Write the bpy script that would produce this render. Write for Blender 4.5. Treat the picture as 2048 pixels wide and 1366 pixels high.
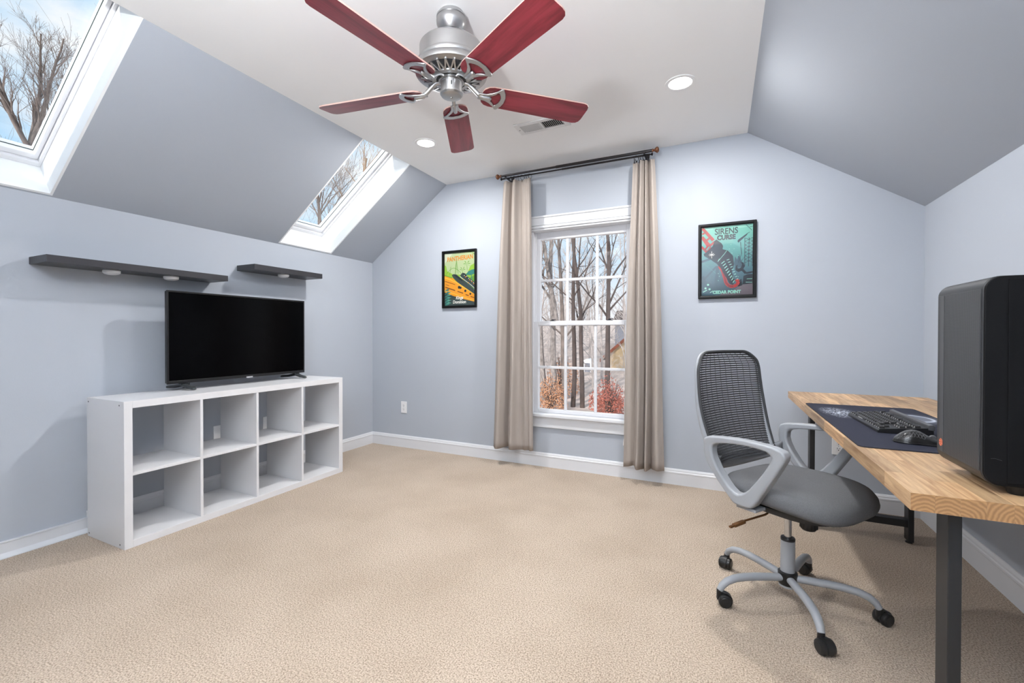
import bpy, bmesh, math, random
from mathutils import Vector, Matrix

random.seed(7)
scene = bpy.context.scene
for o in list(bpy.data.objects):
    bpy.data.objects.remove(o, do_unlink=True)
COL = scene.collection

# ------------------------------------------------------------------ room measures (metres)
W, ZL, ZR, ZC, XL, XR = 4.3615, 1.8565, 1.9018, 2.5323, 0.9101, 3.409
YR = -4.15                      # rear wall, behind the photographer

# ------------------------------------------------------------------ camera
cam_d = bpy.data.cameras.new('camera')
cam = bpy.data.objects.new('camera', cam_d)
COL.objects.link(cam)
FPX, CX, CY, YAW, PITCH, ROLL = 886.1, 1016.1, 676.8, 0.4466, -0.0082, 0.0009
cam_d.sensor_width = 36.0
cam_d.lens = FPX / 2048 * 36
cam_d.shift_x = (1024 - CX) / 2048
cam_d.shift_y = -(683 - CY) / 2048
cam_d.clip_start = 0.02
cam_d.clip_end = 500
_f = Vector((-math.sin(YAW), math.cos(YAW), 0))
_r = Vector((math.cos(YAW), math.sin(YAW), 0))
_u = Vector((0, 0, 1))
f2 = _f * math.cos(PITCH) + _u * math.sin(PITCH)
u2 = _u * math.cos(PITCH) - _f * math.sin(PITCH)
r3 = _r * math.cos(ROLL) + u2 * math.sin(ROLL)
u3 = u2 * math.cos(ROLL) - _r * math.sin(ROLL)
m = Matrix(((r3.x, u3.x, -f2.x, 3.2429), (r3.y, u3.y, -f2.y, -3.527), (r3.z, u3.z, -f2.z, 1.1188), (0, 0, 0, 1)))
cam.matrix_world = m
scene.camera = cam

# ------------------------------------------------------------------ exposure
vs = scene.view_settings
vs.view_transform = 'Standard'
vs.look = 'None'
vs.gamma = 1.0
vs.use_curve_mapping = False
vs.exposure = 0.2

# ------------------------------------------------------------------ world: pale winter sky with thin cloud
SKY_STRENGTH = 0.95
world = bpy.data.worlds.new('winter_sky')
scene.world = world
world.use_nodes = True
nt = world.node_tree
for n in list(nt.nodes):
    nt.nodes.remove(n)
out = nt.nodes.new('ShaderNodeOutputWorld')
bg = nt.nodes.new('ShaderNodeBackground')
tc = nt.nodes.new('ShaderNodeTexCoord')
mp = nt.nodes.new('ShaderNodeMapping')
mp.inputs['Scale'].default_value = (2.2, 2.2, 5.0)
no = nt.nodes.new('ShaderNodeTexNoise')
no.inputs['Scale'].default_value = 1.6
no.inputs['Detail'].default_value = 7
no.inputs['Roughness'].default_value = 0.55
rp = nt.nodes.new('ShaderNodeValToRGB')
rp.color_ramp.elements[0].position = 0.44
rp.color_ramp.elements[0].color = (0.46, 0.70, 0.92, 1)
rp.color_ramp.elements[1].position = 0.62
rp.color_ramp.elements[1].color = (0.95, 0.97, 1.0, 1)
sx = nt.nodes.new('ShaderNodeSeparateXYZ')
hz = nt.nodes.new('ShaderNodeMapRange')
hz.inputs['From Min'].default_value = 0.02
hz.inputs['From Max'].default_value = 0.22
hz.inputs['To Min'].default_value = 1.0
hz.inputs['To Max'].default_value = 0.0
mx = nt.nodes.new('ShaderNodeMixRGB')
mx.inputs['Color2'].default_value = (0.93, 0.95, 1.0, 1)
nt.links.new(tc.outputs['Generated'], mp.inputs['Vector'])
nt.links.new(mp.outputs['Vector'], no.inputs['Vector'])
nt.links.new(no.outputs['Fac'], rp.inputs['Fac'])
nt.links.new(tc.outputs['Generated'], sx.inputs['Vector'])
nt.links.new(sx.outputs['Z'], hz.inputs['Value'])
nt.links.new(hz.outputs['Result'], mx.inputs['Fac'])
nt.links.new(rp.outputs['Color'], mx.inputs['Color1'])
nt.links.new(mx.outputs['Color'], bg.inputs['Color'])
bg.inputs['Strength'].default_value = SKY_STRENGTH
nt.links.new(bg.outputs['Background'], out.inputs['Surface'])

# ------------------------------------------------------------------ sun: low winter sun on the far side of the house's ridge end
sd = bpy.data.lights.new('sun', 'SUN')
sd.energy = 3.2
sd.angle = math.radians(1.5)
sd.color = (1.0, 0.96, 0.9)
sun = bpy.data.objects.new('sun', sd)
COL.objects.link(sun)
sun.location = (0, -20, 10)
sun.rotation_euler = Vector((-0.05, -0.9, 0.43)).to_track_quat('Z', 'Y').to_euler()

LAMP_W = 27.0      # watts of every recessed downlight


UPLIGHT_W = 148.0  # added, unseen upward light that brightens the ceiling


def lin(c):
    c = c / 255.0
    return c / 12.92 if c <= 0.04045 else ((c + 0.055) / 1.055) ** 2.4


def rgb(r, g, b):
    return (lin(r), lin(g), lin(b), 1.0)


# ================================================================== materials
def mat(name, col, rough=0.5, metal=0.0, bump=None, vary=None, spec=0.5, aniso=None, coat=0.0, rnd=0.0):
    """procedural principled; bump=(scale,strength,dist), vary=(scale,amount,(sx,sy,sz))"""
    m = bpy.data.materials.new(name)
    m.use_nodes = True
    nt = m.node_tree
    b = nt.nodes['Principled BSDF']
    b.inputs['Base Color'].default_value = col
    b.inputs['Roughness'].default_value = rough
    b.inputs['Metallic'].default_value = metal
    b.inputs['Specular IOR Level'].default_value = spec
    b.inputs['Coat Weight'].default_value = coat
    tc = nt.nodes.new('ShaderNodeTexCoord')
    last = None
    if vary:
        mp = nt.nodes.new('ShaderNodeMapping')
        mp.inputs['Scale'].default_value = vary[2] if len(vary) > 2 else (1, 1, 1)
        n = nt.nodes.new('ShaderNodeTexNoise')
        n.inputs['Scale'].default_value = vary[0]
        n.inputs['Detail'].default_value = 6
        nt.links.new(tc.outputs['Object'], mp.inputs['Vector'])
        nt.links.new(mp.outputs['Vector'], n.inputs['Vector'])
        r = nt.nodes.new('ShaderNodeValToRGB')
        a = vary[1]
        r.color_ramp.elements[0].position = 0.3
        r.color_ramp.elements[1].position = 0.7
        r.color_ramp.elements[0].color = tuple(max(0, c * (1 - a)) for c in col[:3]) + (1,)
        r.color_ramp.elements[1].color = tuple(min(1, c * (1 + a)) for c in col[:3]) + (1,)
        nt.links.new(n.outputs['Fac'], r.inputs['Fac'])
        last = r.outputs['Color']
    if rnd:
        oi = nt.nodes.new('ShaderNodeObjectInfo')
        mr = nt.nodes.new('ShaderNodeMapRange')
        mr.inputs['To Min'].default_value = 1 - rnd
        mr.inputs['To Max'].default_value = 1 + rnd
        nt.links.new(oi.outputs['Random'], mr.inputs['Value'])
        mu = nt.nodes.new('ShaderNodeMixRGB')
        mu.blend_type = 'MULTIPLY'
        mu.inputs['Fac'].default_value = 1
        if last:
            nt.links.new(last, mu.inputs['Color1'])
        else:
            mu.inputs['Color1'].default_value = col
        nt.links.new(mr.outputs['Result'], mu.inputs['Color2'])
        last = mu.outputs['Color']
    if last:
        nt.links.new(last, b.inputs['Base Color'])
    if bump:
        n = nt.nodes.new('ShaderNodeTexNoise')
        n.inputs['Scale'].default_value = bump[0]
        n.inputs['Detail'].default_value = 3
        nt.links.new(tc.outputs['Object'], n.inputs['Vector'])
        bp = nt.nodes.new('ShaderNodeBump')
        bp.inputs['Strength'].default_value = bump[1]
        bp.inputs['Distance'].default_value = bump[2]
        nt.links.new(n.outputs['Fac'], bp.inputs['Height'])
        nt.links.new(bp.outputs['Normal'], b.inputs['Normal'])
    return m


def emit(name, col, s):
    m = bpy.data.materials.new(name)
    m.use_nodes = True
    b = m.node_tree.nodes['Principled BSDF']
    b.inputs['Base Color'].default_value = (0.9, 0.9, 0.9, 1)
    b.inputs['Emission Color'].default_value = col
    b.inputs['Emission Strength'].default_value = s
    return m


def glass(name, refl=0.06, tint=(1, 1, 1, 1)):
    m = bpy.data.materials.new(name)
    m.use_nodes = True
    nt = m.node_tree
    for n in list(nt.nodes):
        nt.nodes.remove(n)
    o = nt.nodes.new('ShaderNodeOutputMaterial')
    t = nt.nodes.new('ShaderNodeBsdfTransparent')
    t.inputs['Color'].default_value = tint
    g = nt.nodes.new('ShaderNodeBsdfGlossy')
    g.inputs['Roughness'].default_value = 0.02
    mx = nt.nodes.new('ShaderNodeMixShader')
    mx.inputs['Fac'].default_value = refl
    nt.links.new(t.outputs[0], mx.inputs[1])
    nt.links.new(g.outputs[0], mx.inputs[2])
    nt.links.new(mx.outputs[0], o.inputs['Surface'])
    return m


def carpet_material():
    m = bpy.data.materials.new('beige_carpet')
    m.use_nodes = True
    nt = m.node_tree
    b = nt.nodes['Principled BSDF']
    b.inputs['Roughness'].default_value = 0.95
    b.inputs['Specular IOR Level'].default_value = 0.1
    b.inputs['Sheen Weight'].default_value = 0.15
    tc = nt.nodes.new('ShaderNodeTexCoord')
    n1 = nt.nodes.new('ShaderNodeTexNoise')
    n1.inputs['Scale'].default_value = 190
    n1.inputs['Detail'].default_value = 3
    n2 = nt.nodes.new('ShaderNodeTexNoise')
    n2.inputs['Scale'].default_value = 2.2
    n2.inputs['Detail'].default_value = 5
    r1 = nt.nodes.new('ShaderNodeValToRGB')
    r1.color_ramp.elements[0].position = 0.33
    r1.color_ramp.elements[0].color = rgb(138, 121, 104)
    r1.color_ramp.elements[1].position = 0.62
    r1.color_ramp.elements[1].color = rgb(208, 191, 172)
    r2 = nt.nodes.new('ShaderNodeValToRGB')
    r2.color_ramp.elements[0].position = 0.3
    r2.color_ramp.elements[0].color = (0.86, 0.84, 0.82, 1)
    r2.color_ramp.elements[1].position = 0.65
    r2.color_ramp.elements[1].color = (1, 1, 1, 1)
    mu = nt.nodes.new('ShaderNodeMixRGB')
    mu.blend_type = 'MULTIPLY'
    mu.inputs['Fac'].default_value = 1
    bp = nt.nodes.new('ShaderNodeBump')
    bp.inputs['Strength'].default_value = 0.8
    bp.inputs['Distance'].default_value = 0.006
    for n in (n1, n2):
        nt.links.new(tc.outputs['Object'], n.inputs['Vector'])
    nt.links.new(n1.outputs['Fac'], r1.inputs['Fac'])
    nt.links.new(n2.outputs['Fac'], r2.inputs['Fac'])
    nt.links.new(r1.outputs['Color'], mu.inputs['Color1'])
    nt.links.new(r2.outputs['Color'], mu.inputs['Color2'])
    nt.links.new(mu.outputs['Color'], b.inputs['Base Color'])
    nt.links.new(n1.outputs['Fac'], bp.inputs['Height'])
    nt.links.new(bp.outputs['Normal'], b.inputs['Normal'])
    return m


def wood_material(name, dark, light, scale, rnd=0.16, rough=0.45):
    """grain running along local Y, each object shifted and toned by its own random value"""
    m = bpy.data.materials.new(name)
    m.use_nodes = True
    nt = m.node_tree
    b = nt.nodes['Principled BSDF']
    b.inputs['Roughness'].default_value = rough
    tc = nt.nodes.new('ShaderNodeTexCoord')
    oi = nt.nodes.new('ShaderNodeObjectInfo')
    ad = nt.nodes.new('ShaderNodeVectorMath')
    ml = nt.nodes.new('ShaderNodeMath')
    ml.operation = 'MULTIPLY'
    ml.inputs[1].default_value = 37.0
    nt.links.new(oi.outputs['Random'], ml.inputs[0])
    nt.links.new(tc.outputs['Object'], ad.inputs[0])
    nt.links.new(ml.outputs[0], ad.inputs[1])
    mp = nt.nodes.new('ShaderNodeMapping')
    mp.inputs['Scale'].default_value = scale
    nt.links.new(ad.outputs[0], mp.inputs['Vector'])
    n = nt.nodes.new('ShaderNodeTexNoise')
    n.inputs['Scale'].default_value = 3.0
    n.inputs['Detail'].default_value = 7
    n.inputs['Roughness'].default_value = 0.6
    n.inputs['Distortion'].default_value = 0.6
    nt.links.new(mp.outputs['Vector'], n.inputs['Vector'])
    r = nt.nodes.new('ShaderNodeValToRGB')
    r.color_ramp.elements[0].position = 0.32
    r.color_ramp.elements[0].color = dark
    r.color_ramp.elements[1].position = 0.66
    r.color_ramp.elements[1].color = light
    nt.links.new(n.outputs['Fac'], r.inputs['Fac'])
    mr = nt.nodes.new('ShaderNodeMapRange')
    mr.inputs['To Min'].default_value = 1 - rnd
    mr.inputs['To Max'].default_value = 1 + rnd
    nt.links.new(oi.outputs['Random'], mr.inputs['Value'])
    mu = nt.nodes.new('ShaderNodeMixRGB')
    mu.blend_type = 'MULTIPLY'
    mu.inputs['Fac'].default_value = 1
    nt.links.new(r.outputs['Color'], mu.inputs['Color1'])
    nt.links.new(mr.outputs['Result'], mu.inputs['Color2'])
    nt.links.new(mu.outputs['Color'], b.inputs['Base Color'])
    return m


def end_grain_material():
    m = bpy.data.materials.new('end_grain')
    m.use_nodes = True
    nt = m.node_tree
    b = nt.nodes['Principled BSDF']
    b.inputs['Roughness'].default_value = 0.55
    tc = nt.nodes.new('ShaderNodeTexCoord')
    oi = nt.nodes.new('ShaderNodeObjectInfo')
    cb = nt.nodes.new('ShaderNodeCombineXYZ')
    m1 = nt.nodes.new('ShaderNodeMapRange')
    m1.inputs['To Min'].default_value = -0.05
    m1.inputs['To Max'].default_value = 0.05
    nt.links.new(oi.outputs['Random'], m1.inputs['Value'])
    nt.links.new(m1.outputs['Result'], cb.inputs['X'])
    cb.inputs['Z'].default_value = 0.045
    ad = nt.nodes.new('ShaderNodeVectorMath')
    nt.links.new(tc.outputs['Object'], ad.inputs[0])
    nt.links.new(cb.outputs[0], ad.inputs[1])
    mp = nt.nodes.new('ShaderNodeMapping')
    mp.inputs['Scale'].default_value = (1, 0, 1)
    nt.links.new(ad.outputs[0], mp.inputs['Vector'])
    w = nt.nodes.new('ShaderNodeTexWave')
    w.wave_type = 'RINGS'
    w.rings_direction = 'SPHERICAL'
    w.inputs['Scale'].default_value = 38
    w.inputs['Distortion'].default_value = 5.0
    w.inputs['Detail'].default_value = 3
    nt.links.new(mp.outputs['Vector'], w.inputs['Vector'])
    r = nt.nodes.new('ShaderNodeValToRGB')
    r.color_ramp.elements[0].color = rgb(140, 104, 68)
    r.color_ramp.elements[1].color = rgb(170, 130, 88)
    nt.links.new(w.outputs['Fac'], r.inputs['Fac'])
    nt.links.new(r.outputs['Color'], b.inputs['Base Color'])
    return m


def vertical_print_material(name, stops):
    """a printed vertical gradient (generated Z of the flat print)"""
    m = bpy.data.materials.new(name)
    m.use_nodes = True
    nt = m.node_tree
    b = nt.nodes['Principled BSDF']
    b.inputs['Roughness'].default_value = 0.8
    b.inputs['Specular IOR Level'].default_value = 0.1
    tc = nt.nodes.new('ShaderNodeTexCoord')
    s = nt.nodes.new('ShaderNodeSeparateXYZ')
    r = nt.nodes.new('ShaderNodeValToRGB')
    e = r.color_ramp.elements
    e[0].position, e[0].color = stops[0]
    e[1].position, e[1].color = stops[-1]
    for p, c in stops[1:-1]:
        x = e.new(p)
        x.color = c
    nt.links.new(tc.outputs['Generated'], s.inputs['Vector'])
    nt.links.new(s.outputs['Z'], r.inputs['Fac'])
    nt.links.new(r.outputs['Color'], b.inputs['Base Color'])
    return m


def desk_mat_material():
    """navy cloth with the printed star cluster and pale ring"""
    m = bpy.data.materials.new('navy_space_print')
    m.use_nodes = True
    nt = m.node_tree
    b = nt.nodes['Principled BSDF']
    b.inputs['Roughness'].default_value = 0.75
    b.inputs['Specular IOR Level'].default_value = 0.25
    tc = nt.nodes.new('ShaderNodeTexCoord')

    def dist_to(cx, cy, sx, sy):
        mp = nt.nodes.new('ShaderNodeMapping')
        mp.inputs['Location'].default_value = (-cx / sx, -cy / sy, 0)
        mp.inputs['Scale'].default_value = (1 / sx, 1 / sy, 0)
        nt.links.new(tc.outputs['Object'], mp.inputs['Vector'])
        ln = nt.nodes.new('ShaderNodeVectorMath')
        ln.operation = 'LENGTH'
        nt.links.new(mp.outputs['Vector'], ln.inputs[0])
        return ln.outputs['Value']

    def ramp(inp, stops):
        r = nt.nodes.new('ShaderNodeValToRGB')
        e = r.color_ramp.elements
        e[0].position, v = stops[0]
        e[0].color = (v, v, v, 1)
        e[1].position, v = stops[-1]
        e[1].color = (v, v, v, 1)
        for p, v in stops[1:-1]:
            x = e.new(p)
            x.color = (v, v, v, 1)
        nt.links.new(inp, r.inputs['Fac'])
        return r.outputs['Color']

    def math2(op, a, c):
        n = nt.nodes.new('ShaderNodeMath')
        n.operation = op
        for i, v in enumerate((a, c)):
            if isinstance(v, float):
                n.inputs[i].default_value = v
            else:
                nt.links.new(v, n.inputs[i])
        return n.outputs[0]

    n = nt.nodes.new('ShaderNodeTexNoise')
    n.inputs['Scale'].default_value = 170
    n.inputs['Detail'].default_value = 2
    nt.links.new(tc.outputs['Object'], n.inputs['Vector'])
    specks = ramp(n.outputs['Fac'], [(0.5, 0.0), (0.6, 1.0)])
    near = ramp(dist_to(-0.125, 0.225, 0.075, 0.17), [(0.0, 1.0), (0.45, 0.8), (1.0, 0.0)])
    stars = math2('MULTIPLY', specks, near)
    ring = ramp(dist_to(0.13, 0.185, 0.11, 0.17), [(0.0, 0.12), (0.40, 0.2), (0.50, 0.75), (0.56, 0.1), (0.9, 0.0)])
    allw = math2('ADD', stars, ring)
    mx = nt.nodes.new('ShaderNodeMixRGB')
    mx.inputs['Color1'].default_value = rgb(36, 38, 52)
    mx.inputs['Color2'].default_value = rgb(205, 212, 225)
    nt.links.new(allw, mx.inputs['Fac'])
    nt.links.new(mx.outputs['Color'], b.inputs['Base Color'])
    return m


def perforated_material(name, col, hole, scale, rough=0.5):
    m = bpy.data.materials.new(name)
    m.use_nodes = True
    nt = m.node_tree
    b = nt.nodes['Principled BSDF']
    b.inputs['Roughness'].default_value = rough
    tc = nt.nodes.new('ShaderNodeTexCoord')
    v = nt.nodes.new('ShaderNodeTexVoronoi')
    v.inputs['Scale'].default_value = scale
    v.inputs['Randomness'].default_value = 0.0
    nt.links.new(tc.outputs['Object'], v.inputs['Vector'])
    r = nt.nodes.new('ShaderNodeValToRGB')
    r.color_ramp.elements[0].position = 0.3
    r.color_ramp.elements[0].color = hole
    r.color_ramp.elements[1].position = 0.45
    r.color_ramp.elements[1].color = col
    nt.links.new(v.outputs['Distance'], r.inputs['Fac'])
    nt.links.new(r.outputs['Color'], b.inputs['Base Color'])
    bp = nt.nodes.new('ShaderNodeBump')
    bp.inputs['Strength'].default_value = 0.6
    bp.inputs['Distance'].default_value = 0.001
    nt.links.new(v.outputs['Distance'], bp.inputs['Height'])
    nt.links.new(bp.outputs['Normal'], b.inputs['Normal'])
    return m


M = {}
M['wall'] = mat('blue_grey_wall_paint', rgb(176, 182, 191), 0.75, bump=(160, 0.12, 0.002), spec=0.25)
M['slope'] = mat('blue_grey_slope_paint', rgb(172, 178, 187), 0.75, bump=(160, 0.12, 0.002), spec=0.25)
M['ceiling'] = mat('white_ceiling_paint', rgb(240, 240, 240), 0.85, bump=(180, 0.08, 0.002), spec=0.2)
M['trim'] = mat('white_trim_paint', rgb(224, 226, 230), 0.4)
M['well'] = mat('white_skylight_lining', rgb(244, 246, 247), 0.6)
M['carpet'] = carpet_material()
M['vinyl'] = mat('white_vinyl', rgb(222, 223, 227), 0.35)
M['glass'] = glass('window_glass', 0.035)
M['pglass'] = glass('picture_glass', 0.022)
M['gasket'] = mat('dark_gasket', rgb(45, 60, 55), 0.6)
M['exterior'] = mat('roof_felt', rgb(90, 85, 80), 0.9)
M['nickel'] = mat('brushed_nickel', rgb(178, 178, 178), 0.32, 1.0, vary=(9, 0.12, (1, 1, 0.05)))
M['satin'] = mat('satin_nickel', rgb(188, 189, 190), 0.38, 1.0)
M['darkhole'] = mat('dark_cavity', rgb(28, 28, 30), 0.9)
M['blade'] = wood_material('red_cherry_wood', rgb(98, 22, 34), rgb(146, 50, 62), (9, 1.0, 9), 0.05, 0.35)
M['blade_edge'] = mat('pale_blade_edge', rgb(196, 160, 150), 0.6)
M['lens'] = emit('lit_lens', (1.0, 0.97, 0.92, 1), 6.0)
M['ring'] = mat('white_light_trim', rgb(238, 238, 238), 0.5)
M['vent'] = mat('white_vent_metal', rgb(222, 222, 222), 0.45)
M['bronze'] = mat('dark_bronze_metal', rgb(58, 56, 58), 0.35, 0.8)
M['copper'] = mat('copper_brown_metal', rgb(122, 82, 60), 0.35, 0.7)
M['curtain'] = mat('taupe_linen', rgb(164, 155, 148), 0.9, bump=(260, 0.25, 0.001), vary=(38, 0.05, (1, 1, 0.12)), spec=0.15)
M['black_frame'] = mat('black_frame_lacquer', rgb(12, 13, 14), 0.4, spec=0.2)
M['white_foil'] = mat('white_foil', rgb(226, 226, 228), 0.32)
M['screwcap'] = mat('dark_screw', rgb(70, 70, 74), 0.5)
M['tvblack'] = mat('black_tv_plastic', rgb(16, 16, 18), 0.3)
M['screen'] = mat('black_tv_screen', rgb(2, 2, 3), 0.16, spec=0.08)
M['badge'] = mat('silver_badge', rgb(200, 200, 204), 0.35, 0.6)
M['foot'] = mat('charcoal_plastic', rgb(48, 52, 54), 0.5)
M['shelf'] = mat('black_brown_foil', rgb(44, 44, 49), 0.4)
M['puck'] = mat('white_puck_plastic', rgb(225, 226, 228), 0.45)
M['puck_lens'] = mat('frosted_puck_lens', rgb(205, 207, 210), 0.6)
M['plate'] = mat('white_outlet_plastic', rgb(236, 237, 238), 0.4)
M['slot'] = mat('dark_outlet_slot', rgb(40, 40, 42), 0.6)
M['stave'] = wood_material('acacia_stave', rgb(150, 112, 76), rgb(206, 174, 134), (26, 1.6, 26), 0.34, 0.42)
M['endgrain'] = end_grain_material()
M['steel'] = mat('black_powder_steel', rgb(30, 31, 33), 0.45, 0.1)
M['deskmat'] = desk_mat_material()
M['stitch'] = mat('dark_stitching', rgb(30, 30, 38), 0.9)
M['kbcase'] = mat('black_keyboard_case', rgb(26, 26, 27), 0.35)
M['kbbar'] = mat('grey_keyboard_bar', rgb(70, 70, 72), 0.35)
M['key'] = mat('black_keycap', rgb(30, 29, 29), 0.45)
M['legend'] = mat('white_key_side_print', rgb(190, 190, 190), 0.5)
M['mouse'] = mat('black_mouse_plastic', rgb(24, 23, 23), 0.3)
M['mouse_rib'] = mat('grey_mouse_lattice', rgb(92, 92, 94), 0.4)
M['pcbody'] = mat('black_case_steel', rgb(12, 12, 13), 0.6, bump=(400, 0.1, 0.0005), spec=0.15)
M['pcside'] = mat('black_side_panel', rgb(9, 9, 10), 0.6, spec=0.15)
M['pcrim'] = mat('charcoal_case_rim', rgb(36, 37, 39), 0.45)
M['pcmesh'] = perforated_material('perforated_front_mesh', rgb(60, 61, 63), rgb(26, 26, 28), 330)
M['pcstrip'] = mat('grey_front_strip', rgb(70, 71, 73), 0.5)
M['logo'] = mat('orange_logo', rgb(206, 112, 82), 0.5)
M['chair_grey'] = mat('light_grey_nylon', rgb(152, 155, 159), 0.42)
M['mesh'] = mat('charcoal_mesh_fabric', rgb(62, 63, 65), 0.8)
M['seat'] = mat('grey_seat_fabric', rgb(97, 98, 100), 0.95, bump=(420, 0.35, 0.0012), vary=(300, 0.12), spec=0.15)
M['chrome'] = mat('chrome_cylinder', rgb(190, 192, 195), 0.18, 1.0)
M['rubber'] = mat('black_nylon', rgb(26, 27, 28), 0.4)
M['lever'] = mat('carpet_tinted_lever', rgb(120, 82, 48), 0.35, 0.5)  # carpet reflected in the chrome is put into this brown colour
M['cord'] = mat('white_cord', rgb(238, 238, 236), 0.7)
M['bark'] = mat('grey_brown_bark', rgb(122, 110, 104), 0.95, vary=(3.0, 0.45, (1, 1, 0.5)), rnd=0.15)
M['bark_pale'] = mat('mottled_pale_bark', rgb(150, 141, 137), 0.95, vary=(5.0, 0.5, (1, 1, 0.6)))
M['bark_dark'] = mat('dark_bark', rgb(88, 76, 72), 0.95, vary=(4.0, 0.35, (1, 1, 0.4)))
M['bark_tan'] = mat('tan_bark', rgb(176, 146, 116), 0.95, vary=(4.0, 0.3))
M['leaf_red'] = mat('red_dry_leaves', rgb(178, 104, 88), 0.9, vary=(2.5, 0.4))
M['leaf_orange'] = mat('orange_dry_leaves', rgb(206, 152, 116), 0.9, vary=(2.5, 0.4))
M['bark_far'] = mat('haze_paled_bark', rgb(190, 180, 176), 0.95, vary=(3.0, 0.25), rnd=0.12)  # paler than the near bark; distance haze is put into the colour
M['ground'] = mat('leaf_litter_ground', rgb(206, 186, 176), 1.0, vary=(0.6, 0.3))
M['hill'] = mat('grey_brown_hillside', rgb(168, 152, 146), 1.0, vary=(0.5, 0.3))
M['tan_wall'] = mat('tan_siding', rgb(214, 188, 148), 0.8, vary=(1.5, 0.12))
M['grey_roof'] = mat('grey_shingle', rgb(130, 132, 142), 0.9, vary=(4, 0.15))
M['rust'] = mat('rust_brown_fascia', rgb(150, 84, 60), 0.8)
M['dkglass'] = mat('dark_far_glass', rgb(70, 76, 84), 0.15)
M['white_paint'] = mat('white_painted_panel', rgb(238, 238, 240), 0.6)


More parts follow.
